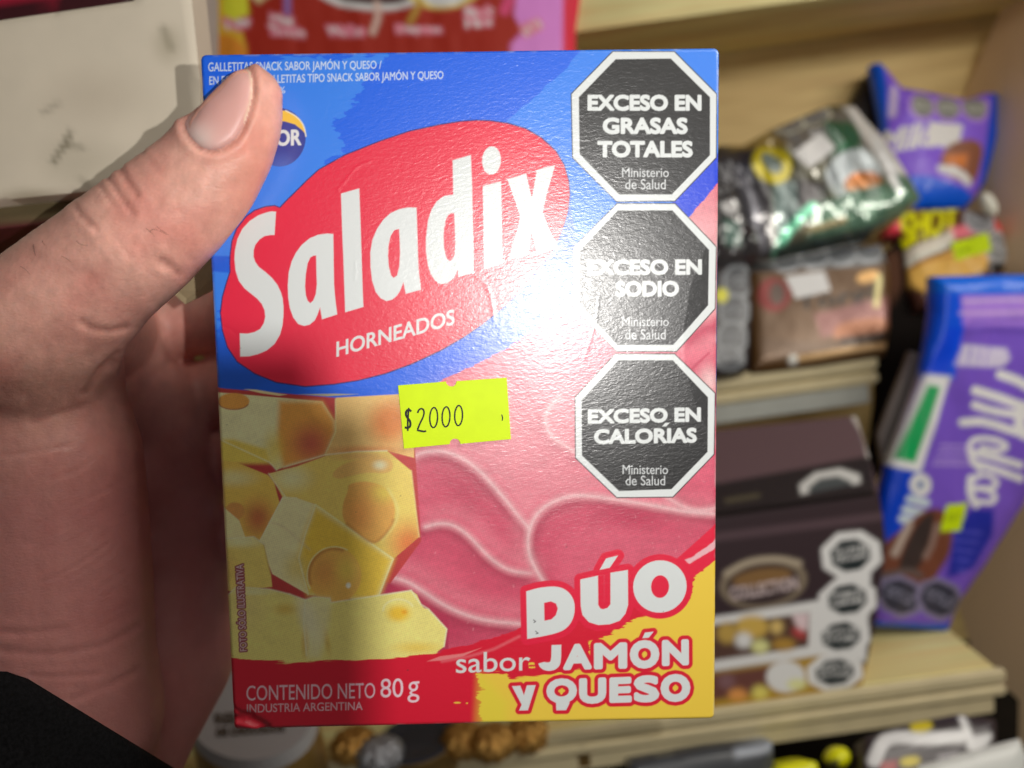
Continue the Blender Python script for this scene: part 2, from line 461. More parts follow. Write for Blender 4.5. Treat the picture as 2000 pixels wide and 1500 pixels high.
OVAL = [(450, 530.5), (449.5, 515), (450, 499), (453.6, 471), (463, 447), (481.6, 423), (498, 411.5), (518, 404.5), (536, 402.4), (546.7, 406.6),
        (560, 392.6), (577, 376), (600, 353), (623.6, 331.6), (674, 303.6), (744, 275.6), (800, 257), (856, 245), (900, 238), (930, 236), (956, 236.8), (992, 242),
        (1026, 252), (1057, 270), (1085, 295.6), (1101.6, 323.6), (1110, 354), (1112, 380), (1108.8, 410.8), (1101.8, 436), (1092, 462), (1078, 490),
        (1060, 514), (1040, 538), (1010, 573), (975, 606), (940, 634), (905, 658), (860, 684), (804, 710), (752, 729), (700, 742), (652, 749.5), (596, 754), (540, 746),
        (498, 729), (464, 706), (445, 678), (435, 645), (431, 611), (435, 580), (443, 552)]
S_ = [(539, 413.6), (536, 459), (527.8, 459), (516.6, 461), (506.8, 467.5), (498.4, 478), (495, 489), (495, 501.8), (498.4, 511.6), (505.4, 521.4), (518, 531),
      (530.6, 542.4), (541.8, 556.4), (548.8, 571.8), (552, 583), (553.4, 597), (553.7, 613), (551.6, 635.6), (546.7, 653.8), (536, 672), (520.8, 684.6), (504, 691.6), (487, 696),
      (469, 696.5), (468, 651), (483, 651.7), (497, 648.5), (508, 642.6), (515, 631.4), (518, 618.8), (516.6, 606), (511, 593.6), (502.6, 583.8), (490, 573.5), (477, 563),
      (466, 548), (460, 529.8), (457.5, 506), (458.5, 489), (463.4, 466.8), (473, 447), (487, 431.8), (504, 420.5), (520.8, 414.6), (531, 412.6)]
a1 = [(651, 457), (651.7, 506), (652.4, 555), (655, 585), (658.7, 614), (629, 623.7), (625, 600.6), (620, 614.6), (614.6, 625.8), (604.8, 634), (593.6, 636.7), (582.4, 632.8),
      (572.6, 620), (566, 602), (562.8, 581), (562, 556), (564, 531), (569.8, 510), (578, 493.4), (589.4, 478), (604.8, 465.4), (621.6, 458.4), (638.4, 456)]
a1h = [(617.4, 499), (618, 534), (618.8, 555), (616.7, 574.6), (611.8, 587), (606, 592), (600.6, 587.3), (597, 575.4), (595.7, 559), (597, 536.8), (600.6, 514.4), (606, 503), (611.8, 499.3)]
l_ = [(666, 378), (701.6, 367.7), (705, 458), (708.6, 570), (710, 599.4), (674.3, 610), (670.8, 508.4), (668.7, 458)]
a2 = [(813.6, 405.5), (815.7, 472), (817.8, 528), (822.7, 565.8), (792.6, 574), (788, 551), (781.4, 568.6), (774.4, 578.4), (766, 585.4), (754.8, 588), (743.6, 582.6), (733.8, 570),
      (726.8, 547.6), (723.7, 521), (723.3, 493), (727.5, 467.8), (736.6, 446.8), (749, 428.6), (763, 416), (780, 408.3), (796.8, 405)]
a2h = [(779.3, 447), (780.7, 472), (781.4, 493), (780, 521), (775.8, 537.8), (768.8, 542.7), (763.9, 537.8), (759.7, 521), (757.9, 500), (759, 479), (763, 460.8), (770, 449.6)]
d_ = [(884, 313), (919.8, 302.7), (922, 358), (923.3, 428), (924.7, 470), (925.4, 532.6), (896, 541), (894, 525.6), (887.6, 539.6), (880.6, 548), (872, 553.6), (861, 555),
      (849.8, 548), (841.4, 535.4), (836, 519), (831.8, 490), (831.8, 465), (836, 430), (843, 409), (852.8, 393.6), (866.8, 383), (885.4, 380)]
dh = [(887, 416.8), (888.3, 442), (889.3, 478), (888.3, 496), (884.8, 506), (879, 510), (872, 504.6), (868, 489), (866.3, 469.6), (867.3, 447), (870.8, 429), (876.4, 419), (883.4, 415.8)]
i_ = [(943, 363.6), (978.6, 353.8), (980, 440), (981.5, 515), (945.5, 526), (944.5, 440)]
x_ = [(991, 350.3), (1027.6, 339), (1038.8, 388.8), (1048.6, 332), (1084, 323), (1069.6, 372), (1059.8, 414), (1069.6, 441.6), (1078, 460), (1092, 485), (1050, 496), (1046, 478), (1037.4, 452.8),
      (1031.8, 497.6), (993, 508), (1000, 483), (1013, 441), (1015.5, 420), (1008, 398)]
SEALS = [([(1197, 101.7), (1316.5, 101.7), (1398.7, 184), (1398, 307.6), (1317.6, 392), (1204.5, 393), (1119, 307.6), (1116.6, 184)],
          [(1202.4, 116), (1310, 114.5), (1386.5, 190), (1386.5, 303), (1312, 380), (1209, 380), (1132, 301), (1130.5, 190)]),
         ([(1205.6, 398.5), (1317.6, 398.5), (1398.7, 482.8), (1397, 602), (1320.8, 685.5), (1204.5, 685.5), (1120, 599), (1120, 484)],
          [(1206.7, 411), (1313, 411), (1384.8, 488), (1383.7, 596), (1314.4, 673.7), (1205.6, 673.7), (1132, 595), (1132, 490)]),
         ([(1202, 692), (1317, 692), (1397, 769), (1394, 887), (1314, 970), (1205, 971), (1125, 894), (1124, 776)],
          [(1208, 703.6), (1314, 703.6), (1383, 776), (1382, 882.6), (1311.5, 955.4), (1209, 959), (1136.6, 889.6), (1136, 782)])]
def c8(p): return [(880 + x / 3.571, 1050 + y / 3.571) for x, y in p]
def c5(p): return [(400 + x / 3.572, 760 + y / 3.572) for x, y in p]
def c7(p): return [(400 + x / 3.572, 1050 + y / 3.572) for x, y in p]
def c6(p): return [(900 + x / 3.572, 800 + y / 3.572) for x, y in p]
D_o = smooth(c8([(528, 375), (528, 375), (620, 348), (740, 338), (810, 365), (855, 420), (870, 490), (855, 570), (815, 630), (750, 665), (640, 690), (535, 708), (535, 708)]), 2)
D_i = c8([(652, 455), (700, 445), (735, 460), (748, 495), (735, 540), (705, 570), (655, 580)])
U_o = c8([(905, 292), (1028, 265), (1030, 470), (1045, 495), (1065, 500), (1095, 490), (1115, 465), (1115, 245), (1237, 225), (1238, 470), (1220, 530), (1180, 580), (1110, 605), (1030, 610), (965, 590), (920, 540), (908, 480)])
U_a = c8([(1085, 145), (1168, 125), (1110, 210), (1040, 225)])
O_o = ellipse(880 + 1460 / 3.571, 1050 + 341 / 3.571, 187 / 3.571, 182 / 3.571, -20)
O_i = ellipse(880 + 1461 / 3.571, 1050 + 342 / 3.571, 63 / 3.571, 79 / 3.571, 3)
TITLE = np.concatenate([loop_segs(p) for p in (D_o, U_o, U_a, O_o)])
def letters(rows, off):
    return [(text_segs(t, c8([(x0, y0), (x1, y0b), (x1, y1b), (x0, y1)]), off), bold_px(c8([(x0, y0), (x1, y0b), (x1, y1b), (x0, y1)]), off)) for t, x0, x1, y0, y0b, y1, y1b in rows]
J_ = smooth(c8([(705, 750), (705, 750), (772, 748), (772, 748), (771, 860), (757, 903), (715, 930), (660, 930), (625, 908), (612, 880), (612, 880), (652, 868), (652, 868), (682, 873), (702, 862)]), 2)
O_A = c8([(1338, 702), (1356, 662), (1416, 656), (1382, 698)])
JAM = letters([('A', 786, 985, 744, 738, 926, 920), ('M', 1000, 1232, 736, 730, 920, 914), ('O', 1250, 1456, 716, 712, 916, 912), ('N', 1474, 1662, 714, 708, 896, 890)], .06) + [(loop_segs(J_), 0), (loop_segs(O_A), 0)]
QUE = letters([('O', 668, 882, 984, 980, 1160, 1156), ('U', 896, 1086, 982, 976, 1162, 1158), ('E', 1108, 1264, 976, 970, 1154, 1150), ('S', 1278, 1456, 962, 956, 1152, 1148), ('O', 1464, 1672, 952, 948, 1148, 1144)], .06) + [(loop_segs(c8([(735, 1140), (830, 1140), (828, 1160), (806, 1205), (738, 1206)])), 0)]
YY = [(loop_segs(c8([(428, 1038), (486, 1034), (512, 1100), (532, 1032), (594, 1030), (540, 1206), (478, 1208), (496, 1166)])), 0)]
FOTO = text_segs('FOTO SÓLO ILUSTRATIVA', [(460.5, 1103), (460.5, 1103), (475, 1102), (475, 1102)], .0)
def vtext(s, BLp, TLp, BRp, TRp, off=0, ref=None):   # reading upward: text runs from BLp to BRp
    return text_segs(s, [TLp, TRp, BRp, BLp], off, ref)
FOTO = vtext('FOTO SÓLO ILUSTRATIVA', (482, 1271), (469, 1272), (475, 1102), (460.5, 1103), .008, 'FOTO SOLO')

CREASES = [([(893, 518.6), (924, 535), (949, 553.6), (957.6, 576), (962, 600), (964, 625)], .00012, 3.5),
           ([(1170, 580), (1164.6, 628), (1152, 667), (1141, 701)], .00010, 2.5),
           ([(660, 371), (680, 345), (693.6, 329), (706, 321), (721.5, 315)], .00010, 2.2),
           ([(863, 352), (885, 344), (902, 339), (921, 336)], .00006, 1.8),
           ([(694, 512), (695, 530), (693, 546)], .00008, 2.0),
           ([(434, 636), (452, 645), (470, 660)], -.0001, 3.0),
           ([(458, 1403), (480, 1400), (505, 1410), (520, 1420)], -.0022, 6.0), ([(462, 1412), (485, 1418), (500, 1424)], .0014, 4.0), ([(452, 1380), (470, 1392), (492, 1396)], -.0009, 4.0),
           ([(406, 530), (425, 533), (450, 531)], .00006, 3.0), ([(720, 480), (760, 490), (820, 497)], -.00005, 4.0)]

def face_height(U, V, D, X, Y):
    r = .0009; t = np.clip(1 - D / r, 0, 1)
    h = -r * (1 - np.sqrt(np.clip(1 - t * t, 0, 1))) * .9
    for pl_, a, w in CREASES:
        g = line_segs(pl_); x = np.array(pl_)
        i = np.nonzero((X > x[:, 0].min() - 4 * w) & (X < x[:, 0].max() + 4 * w) & (Y > x[:, 1].min() - 4 * w) & (Y < x[:, 1].max() + 4 * w))[0]
        h[i] += .22 * a * np.exp(-(seg_dist(X[i], Y[i], g) / (w * 1.3)) ** 2)
    # the card is slightly wavy, and turns away along a soft fold near its right edge
    h += .00035 * (fbm(U * 28 + 3, V * 22 + 9, 2) - .5)
    fold = np.interp(Y, [440, 500, 560, 640, 720, 800, 880], [1400, 1372, 1348, 1336, 1338, 1362, 1405])
    h -= .055 * np.clip((X - fold) * 1.05e-4, 0, None)
    return h

def paint_face(P):
    X, Y = P.X, P.Y
    N = lambda a, b: fbm(X * a, Y * b, 4)
    # light blue brush fields
    P.fill([(380, 150), (520, 124), (575, 112), (690, 108), (757, 104), (748, 122), (722, 134), (716, 150), (704, 180), (672, 222), (642, 246), (660, 258), (668, 285), (660, 302), (640, 314), (560, 420), (440, 560), (415, 720), (380, 720)], LBLUE, rag=16, rf=(.04, .13))
    P.fill([(390, 500), (450, 500), (450, 533), (390, 528)], BLUE * .9, soft=2)
    P.fill([(380, 60), (540, 60), (520, 130), (380, 200)], BLUE, soft=6)
    P.fill([(1135, 96), (1107, 133), (1048, 186), (990, 236), (1040, 300), (1110, 360), (1125, 470), (1120, 600), (1250, 640), (1420, 300), (1420, 80)], LBLUE, rag=3, rf=(.06, .06))
    P.fill([(415, 640), (470, 700), (520, 745), (430, 790), (400, 700)], BLUE * .85, soft=14)
    P.fill([(1290, 420), (1420, 280), (1420, 420), (1348, 425)], lin(0, 62, 222), soft=1)
    # the food picture
    edge = [(380, 748), (422, 755), (448, 764), (470, 771), (520, 777), (580, 783), (640, 785), (710, 782), (780, 772), (850, 748), (900, 726), (950, 702), (1010, 668), (1070, 624), (1115, 590), (1150, 552), (1210, 500), (1348, 421.5), (1401, 360), (1430, 320), (1430, 1440), (380, 1440)]
    P.fill(edge, HAM, rag=3.5, rf=(.012, .25))
    P.blob(1040, 850, 330, 190, HAML, .75); P.blob(1380, 520, 190, 240, lin(236, 176, 180), .95, clip=edge)
    P.line([(1345, 662), (1375, 645), (1405, 634)], 26, HAMD, soft=14, alpha=.8)
    P.line([(1385, 690), (1352, 720)], 5, HAMD, soft=2, alpha=.7); P.blob(1385, 745, 36, 50, lin(240, 205, 204), .8)
    P.blob(1370, 920, 80, 120, HAM, .8); P.blob(1200, 1060, 200, 70, HAM * .92, .7)
    P.blob(900, 960, 110, 90, HAMD, .55); P.blob(850, 1230, 150, 60, HAMD, .7); P.blob(960, 1140, 90, 60, HAM, .6)
    P.blob(1230, 1010, 130, 34, HAMD, .75, rot=8)
    def ham(pl_, w=12, side=(0, 14), dark=.55):
        p = smooth(pl_, 3, False)
        P.line(p + np.array(side) * .9, 14, HAMD * .62, soft=14, alpha=dark * 1.3); P.line(p + np.array(side) * 2.4, 46, HAMD, soft=30, alpha=dark * .8)
        P.line(p - np.array(side) * 1.6, 26, HAML, soft=24, alpha=.28)
        P.line(p, w + 5, RIM, soft=7, alpha=.34); P.line(p, w * .42, RIM, soft=2.6, alpha=.6)
    ham([(1093, 776), (1072, 793), (1063, 821), (1075, 852), (1100, 868), (1135, 890)], 8, (-10, 6), .2)
    ham([(792, 921), (795, 900), (820, 884), (862, 879), (904, 894), (940, 922), (965, 950), (990, 979), (1012, 1007), (1032, 1030)], 12, (-10, 14))
    ham([(831, 1029), (862, 1021), (890, 1027), (918, 1048), (940, 1073), (966, 1098), (998, 1116), (1037, 1120)], 11, (-8, 14))
    ham([(1303, 972), (1334, 990), (1362, 999), (1402, 992)], 10, (8, -10), .3)
    ham([(1064, 1140), (1037, 1097), (1029, 1057), (1040, 1013), (1068, 985), (1110, 968), (1152, 968), (1208, 976), (1292, 990), (1348, 1001), (1402, 1004)], 12, (12, 15))
    ham([(748, 1124), (792, 1134), (820, 1151), (862, 1180), (904, 1200), (950, 1213), (1020, 1219)], 13, (-6, 16))
    hg = np.nonzero(inside(X, Y, edge))[0]
    tx = 1 + .22 * (fbm(X[hg] * .035 + Y[hg] * .012, Y[hg] * .09, 4) - .5) + .12 * (vnoise(X[hg] * .3, Y[hg] * .3) - .5)
    P.C[hg] = np.clip(P.C[hg] * tx[:, None], 0, .9)
    rs_ = np.random.RandomState(5)
    for _ in range(240):
        x, y = rs_.uniform(780, 1395), rs_.uniform(700, 1250); P.fill(ellipse(x, y, rs_.uniform(1, 3.4), rs_.uniform(.8, 1.6), rs_.uniform(0, 180), 8), HAML, soft=1.2, alpha=rs_.uniform(.15, .5))
    # cheese cubes
    P.fill(c5([(60, -10), (905, 60), (1440, 40), (1470, 480), (1510, 1060), (1190, 1500), (1640, 1760), (60, 1800)]), GAP, soft=1)
    P.fill(c7([(1250, 300), (1700, 560), (1700, 800), (1000, 830), (1100, 500)]), lin(186, 50, 84), soft=1)
    C1 = c5([(60, 20), (820, 85), (905, 220), (910, 300), (835, 460), (550, 545), (500, 565), (450, 510), (60, 330)])
    P.fill(C1, CREAM); P.fill(c5([(520, 85), (820, 85), (905, 220), (910, 300), (835, 460), (550, 545), (500, 400)]), ORA, soft=9)
    P.blob(400 + 740 / 3.57, 760 + 380 / 3.57, 62, 62, lin(206, 96, 76), .95, clip=C1); P.blob(400 + 480 / 3.57, 760 + 430 / 3.57, 30, 60, CHY, .8, clip=C1)
    P.fill(c5([(60, 350), (200, 350), (430, 420), (460, 520), (60, 520)]), CHY, soft=6)
    P.fill(ellipse(400 + 200 / 3.57, 760 + 85 / 3.57, 31, 16), ORA, soft=1.5); P.line(ellipse(400 + 200 / 3.57, 760 + 85 / 3.57, 31, 16, n=30)[2:16], 2, lin(186, 110, 60), soft=1)
    C2 = c5([(915, 60), (1460, 30), (1460, 480), (1270, 430), (1030, 435), (840, 465), (910, 300)])
    P.fill(C2, lin(242, 200, 124)); P.blob(400 + 1290 / 3.57, 760 + 230 / 3.57, 62, 66, DORA, .9, clip=C2, rot=40, hard=.2); P.blob(400 + 1150 / 3.57, 760 + 430 / 3.57, 120, 16, lin(226, 130, 70), .7)
    P.line(c5([(912, 70), (912, 300), (840, 455)]), 2.2, lin(252, 236, 170), soft=1.4, alpha=.8)
    C5 = c5([(60, 490), (220, 510), (440, 600), (480, 640), (520, 790), (390, 1060), (280, 1040), (240, 910), (60, 780)])
    P.fill(C5, lin(248, 206, 94)); P.blob(400 + 370 / 3.57, 760 + 900 / 3.57, 50, 60, lin(205, 110, 66), .95, clip=C5); P.blob(400 + 200 / 3.57, 760 + 620 / 3.57, 70, 26, CREAM, .7, clip=C5)
    P.fill(ellipse(400 + 210 / 3.57, 760 + 850 / 3.57, 19, 17), lin(226, 160, 84), soft=2)
    C3 = c5([(445, 590), (640, 540), (850, 465), (1060, 435), (1270, 430), (1440, 570), (1495, 1030), (1310, 1190), (1000, 960), (800, 845), (760, 800), (545, 760), (480, 640)])
    P.fill(C3, lin(250, 216, 112))
    P.blob(400 + 600 / 3.57, 760 + 620 / 3.57, 60, 40, CREAM, .9, clip=C3); P.blob(400 + 1420 / 3.57, 760 + 1080 / 3.57, 62, 70, lin(228, 124, 66), .95, clip=C3)
    P.blob(400 + 1100 / 3.57, 760 + 470 / 3.57, 100, 14, lin(236, 180, 110), .8, clip=C3)
    P.fill(smooth(c5([(875, 600), (960, 520), (1150, 475), (1290, 480), (1320, 530), (1290, 590), (1130, 580), (1000, 610), (930, 630)]), 2), lin(240, 190, 108), soft=2, alpha=.9)
    P.blob(400 + 1220 / 3.57, 760 + 530 / 3.57, 22, 15, lin(252, 240, 200), .9)
    H3 = smooth(c5([(1000, 660), (1130, 640), (1260, 680), (1330, 800), (1320, 930), (1230, 1050), (1160, 1080), (1040, 980), (960, 920), (960, 800), (1000, 710)]), 2)
    P.fill(H3, lin(242, 182, 92), soft=1.6); P.blob(400 + 1080 / 3.57, 760 + 880 / 3.57, 46, 60, lin(230, 150, 76), .7, clip=H3); P.blob(400 + 1250 / 3.57, 760 + 720 / 3.57, 42, 34, CHY, .85, clip=H3)
    P.line(smooth(c5([(1240, 1050), (1340, 930), (1350, 820), (1280, 700)]), 2, False), 4, lin(250, 226, 140), soft=3, alpha=.8)
    P.line(c5([(1440, 570), (1495, 1030)]), 2.5, lin(252, 222, 150), soft=1.6, alpha=.7)
    C6 = c5([(60, 800), (140, 830), (240, 915), (285, 1040), (60, 1050)])
    P.fill(C6, lin(250, 234, 172))
    C4 = c5([(540, 755), (640, 760), (770, 805), (1315, 1185), (1200, 1480), (880, 1450), (720, 1435), (470, 1290), (380, 1060)])
    P.fill(C4, lin(248, 236, 180)); P.fill(c5([(770, 820), (1315, 1185), (1200, 1480), (720, 1435), (650, 1180), (690, 1020)]), lin(250, 206, 74), soft=12)
    P.blob(400 + 640 / 3.57, 760 + 1250 / 3.57, 40, 46, lin(236, 214, 120), .8, clip=C4)
    P.line(smooth(c5([(450, 930), (540, 950), (640, 1040), (730, 1120)]), 2, False), 3, lin(222, 206, 160), soft=4, alpha=.6)
    H4 = [p for p in ellipse(400 + 905 / 3.57, 760 + 1300 / 3.57, 52, 54)]
    P.fill(H4, lin(242, 190, 92), soft=1.6); P.blob(400 + 830 / 3.57, 760 + 1280 / 3.57, 40, 50, lin(226, 150, 78), .7, clip=H4); P.blob(400 + 990 / 3.57, 760 + 1260 / 3.57, 34, 42, CHY, .7, clip=H4)
    P.blob(400 + 1000 / 3.57, 760 + 1370 / 3.57, 7, 8, lin(255, 250, 225), 1, hard=.3)
    P.line(c5([(770, 805), (1315, 1185), (1200, 1480)]), 2.5, lin(253, 240, 180), soft=1.6, alpha=.8)
    C7 = c5([(60, 1050), (145, 1045), (340, 1030), (410, 1080), (460, 1290), (470, 1380), (60, 1420)])
    P.fill(C7, lin(250, 220, 118)); P.blob(400 + 250 / 3.57, 760 + 1060 / 3.57, 70, 20, CREAM, .9, clip=C7); P.blob(400 + 120 / 3.57, 760 + 1250 / 3.57, 50, 50, lin(226, 180, 92), .6, clip=C7)
    P.line(c5([(340, 1030), (410, 1080), (455, 1290)]), 2, lin(204, 170, 90), soft=1.5, alpha=.7)
    C8 = c7([(60, 500), (160, 400), (220, 345), (450, 360), (590, 395), (700, 435), (760, 415), (870, 425), (880, 455), (1440, 370), (1480, 400), (1510, 470), (1530, 495), (1560, 500), (1690, 640), (1670, 760), (1620, 800), (1640, 920), (60, 950)])
    P.fill(C8, lin(254, 230, 134)); P.blob(400 + 1350 / 3.57, 1050 + 530 / 3.57, 34, 24, lin(248, 200, 60), 1, hard=.25); P.line(ellipse(400 + 1350 / 3.57, 1050 + 510 / 3.57, 30, 22, n=30)[15:29], 2.5, lin(252, 240, 190), soft=2, alpha=.7)
    P.blob(400 + 720 / 3.57, 1050 + 560 / 3.57, 30, 90, lin(240, 234, 200), .8, rot=-20, clip=C8); P.blob(400 + 560 / 3.57, 1050 + 500 / 3.57, 34, 18, lin(226, 190, 84), .8, clip=C8)
    P.blob(400 + 700 / 3.57, 1050 + 740 / 3.57, 12, 44, lin(222, 180, 74), .8, clip=C8); P.blob(400 + 850 / 3.57, 1050 + 720 / 3.57, 10, 44, lin(222, 186, 80), .7, rot=-12, clip=C8); P.blob(400 + 1480 / 3.57, 1050 + 770 / 3.57, 70, 18, lin(240, 204, 84), .8, clip=C8)
    P.blob(400 + 300 / 3.57, 1050 + 480 / 3.57, 60, 70, lin(240, 222, 140), .7, clip=C8); P.blob(400 + 340 / 3.57, 1050 + 380 / 3.57, 60, 10, CREAM, .8, clip=C8)
    # light along the cut edges, shade inside the holes, fine crumb
    for q in ([(500, 565), (450, 510), (60, 330)], [(550, 545), (835, 460), (1060, 435), (1270, 430)], [(445, 590), (480, 640), (560, 750)], [(640, 760), (545, 755), (385, 1060)], [(145, 1045), (340, 1030), (410, 1080)], [(770, 812), (700, 1010), (655, 1180), (720, 1435)]):
        P.line(c5(q), 2.2, lin(255, 246, 206), soft=1.5, alpha=.75)
    for q in ([(590, 395), (700, 435), (760, 415), (870, 425), (880, 455), (1440, 370)], [(1440, 372), (1510, 470), (1560, 500), (1688, 640), (1668, 762)], [(160, 400), (220, 345), (450, 360), (590, 395)], [(700, 440), (690, 600), (710, 820)]):
        P.line(c7(q), 2.4, lin(255, 248, 210), soft=1.5, alpha=.75)
    P.fill(c7([(705, 440), (760, 415), (870, 425), (880, 455), (860, 620), (800, 840), (720, 840), (690, 600)]), lin(250, 240, 196), soft=10, alpha=.55)
    P.line(ellipse(400 + 905 / 3.57, 760 + 1300 / 3.57, 50, 52, 0, 40)[18:33], 5, lin(190, 112, 54), soft=3, alpha=.75); P.line(ellipse(400 + 905 / 3.57, 760 + 1300 / 3.57, 54, 56, 0, 40)[17:34], 2, lin(255, 242, 190), soft=1.2, alpha=.8)
    P.line(np.array(H3)[14:30], 4, lin(196, 116, 54), soft=3, alpha=.7)
    P.blob(400 + 1390 / 3.57, 1050 + 520 / 3.57, 10, 8, lin(236, 160, 30), .8)
    ch = np.nonzero(inside(X, Y, c5([(60, 20), (820, 85), (1440, 40), (1440, 570), (1495, 1030), (1310, 1190), (1200, 1480), (1440, 1390), (1690, 1660), (1660, 1800), (60, 1850)])))[0]
    tx = 1 + .16 * (fbm(X[ch] * .03 + Y[ch] * .02, Y[ch] * .05 - X[ch] * .02, 4) - .5) + .08 * (vnoise(X[ch] * .35, Y[ch] * .35) - .5)
    P.C[ch] = np.clip(P.C[ch] * tx[:, None], 0, .92)
    # halftone grain of the printed picture
    i = np.nonzero(inside(X, Y, edge))[0]; g = 1 + .10 * (np.sin(X[i] * .95 + Y[i] * .5) * np.sin(Y[i] * .95 - X[i] * .5)) + .10 * (vnoise(X[i] * .45, Y[i] * .45) - .5)
    P.C[i] = np.clip(P.C[i] * g[:, None], 0, .95)
    # dry brush strokes along the blue edge
    P.fill([(476, 760), (500, 761), (560, 771), (545, 773), (510, 768)], lin(240, 226, 170), soft=.8); P.fill([(582, 770), (650, 769), (700, 770), (640, 774)], lin(190, 180, 140), soft=.8)
    # crimson brush band and yellow corner
    P.fill([(380, 1278), (448, 1283), (500, 1289), (560, 1294), (640, 1291), (700, 1289), (790, 1284), (850, 1275), (905, 1262), (960, 1247), (1018, 1226), (1024, 1240), (1150, 1205), (1260, 1170), (1340, 1130), (1430, 1070), (1430, 1440), (380, 1440)], CRIM, rag=5, rf=(.02, .3))
    P.fill(smooth(c6([(430, 1220), (600, 1180), (800, 1180), (820, 1080), (920, 1060), (950, 980), (1130, 960), (1150, 1060), (1210, 1080), (1260, 1010), (1430, 1000), (1540, 1040), (1600, 900), (1500, 700), (500, 800), (430, 1000)]), 1), HAM * .98, soft=.1, alpha=0)
    P.line(c8([(-60, 865), (130, 830), (300, 780), (480, 690)]), 5, lin(240, 130, 140), soft=2.5, alpha=.5)
    P.fill(c7([(1550, 865), (1640, 830), (1800, 810), (1930, 770), (1800, 830), (1640, 860)]), lin(240, 150, 150), soft=1, alpha=.7)
    P.fill([(1440, 1050), (1401, 1087), (1384, 1107), (1356, 1126), (1346, 1170), (1310, 1196), (1247, 1206), (1216, 1224), (1174, 1247), (1150, 1256), (1150, 1290), (1190, 1300), (1098, 1313), (1048, 1320), (1000, 1327), (960, 1318), (934, 1318), (934, 1336), (950, 1345), (928, 1356), (938, 1372), (934, 1390), (944, 1404), (930, 1440), (1440, 1440)], YEL, rag=7, rf=(.02, .35))
    P.fill([(930, 1316), (990, 1316), (1000, 1345), (940, 1345)], YEL, rag=6, rf=(.03, .35), soft=1)
    P.fill(c8([(545, 870), (590, 870), (590, 890), (545, 890)]), YEL, rag=1.5, rf=(.2, .3)); P.fill(c8([(545, 900), (590, 900), (590, 912), (545, 912)]), YEL, rag=1.5, rf=(.2, .3))
    P.fill(ellipse(893, 1373, 7, 1.6), YEL); P.fill(ellipse(912, 1374, 2, 1.4), YEL)
    P.fill([(936, 1318), (960, 1340), (990, 1372), (990, 1412), (930, 1440)], lin(232, 220, 60), soft=16, alpha=.6)
    # strokes beside the title
    P.fill([(1260, 1140), (1328, 1086), (1400, 1022), (1425, 1000), (1425, 1085), (1395, 1096), (1356, 1126), (1330, 1160)], RED, soft=1)
    P.fill(c6([(-60, 1210), (420, 1225), (440, 1190), (560, 1190), (600, 1180), (560, 1000), (1000, 900), (1400, 940), (1560, 960), (1790, 760), (1790, 730), (1650, 720), (900, 700), (560, 900)]), HAM, soft=.1, alpha=0)
    P.fill([(1337, 1093), (1355, 1086), (1401, 1052), (1425, 1035), (1425, 1052), (1401, 1069), (1347, 1101)], lin(240, 182, 190), soft=1.2, rag=1.5, rf=(.1, .1))
    # DÚO
    P.segs(TITLE, RED, soft=.9, grow=12)
    for p in (D_o, U_o, U_a, O_o): P.fill(p, WHITE)
    P.fill(D_i, RED); P.fill(O_i, RED)
    for p in ([(1042, 1211), (1046, 1214), (1043, 1216)], [(1046, 1233), (1051, 1237), (1047, 1238)]): P.line(p, 1.6, lin(50, 50, 55))
    for g, w in JAM + QUE + YY: P.segs(g, CRIM, soft=.9, grow=w + 7.5)
    for g, w in JAM + QUE + YY: P.segs(g, WHITE, grow=w)
    for cx, cy in ((880 + 1352 / 3.571, 1050 + 815 / 3.571), (880 + 775 / 3.571, 1050 + 1073 / 3.571), (880 + 1567 / 3.571, 1050 + 1048 / 3.571)): P.fill(ellipse(cx, cy, 3.2, 6.5, 8), YEL)
    P.text('sabor', c8([(38, 805), (556, 790), (556, 928), (38, 948)]), WHITE, .004)
    P.text('CONTENIDO NETO', [(481.7, 1339), (732.6, 1334), (732.6, 1364), (481.7, 1368)], lin(246, 206, 220), -.006)
    P.text('80', [(743, 1326), (787.5, 1325), (787.5, 1362), (743, 1363)], lin(250, 215, 226), 0)
    P.text('g', [(796, 1332), (819, 1331), (819, 1372), (796, 1373)], lin(250, 215, 226), 0)
    P.text('INDUSTRIA ARGENTINA', [(482.6, 1375), (708, 1371), (708, 1387), (482.6, 1391.5)], lin(240, 200, 212), -.004)
    P.segs(FOTO, lin(150, 20, 60), grow=2.6); P.segs(FOTO, lin(250, 228, 232), soft=.7)
    # the logo oval
    P.fill(OVAL, lin(16, 14, 96), grow=2.2, soft=.9); P.fill(OVAL, RED)
    for p in (S_, a1, l_, a2, d_, i_, x_): P.fill(p, WHITE, soft=.9)
    P.fill(ellipse(960, 313.6, 18.3, 27.7, 3), WHITE)
    for p in (a1h, a2h, dh): P.fill(p, RED, soft=.9)
    P.text('HORNEADOS', [(657, 668.7), (888, 603), (888, 632.5), (657, 697.5)], WHITE, .018)
    # small lines at the top
    P.text('GALLETITAS SNACK SABOR JAMÓN Y QUESO /', [(406.6, 122), (745, 118.5), (745, 134), (406.6, 139.5)], lin(214, 228, 250), .004, 'GALLETI', soft=.7)
    P.text('EN FORMA DE GALLETITAS TIPO SNACK SABOR JAMÓN Y QUESO', [(408.8, 149), (866, 138.5), (866, 154), (408.8, 165.5)], lin(214, 228, 250), .004, 'ENFORMA', soft=.7)
    P.text('%', [(544, 170), (557, 169), (557, 182), (544, 183)], lin(214, 228, 250), .0, soft=.7)
    # maker's badge, mostly under the thumb
    bd = ellipse(546, 268, 51, 57, 0); P.fill(bd, lin(30, 50, 150)); P.blob(546, 325, 46, 40, lin(70, 100, 190), .8, clip=bd)
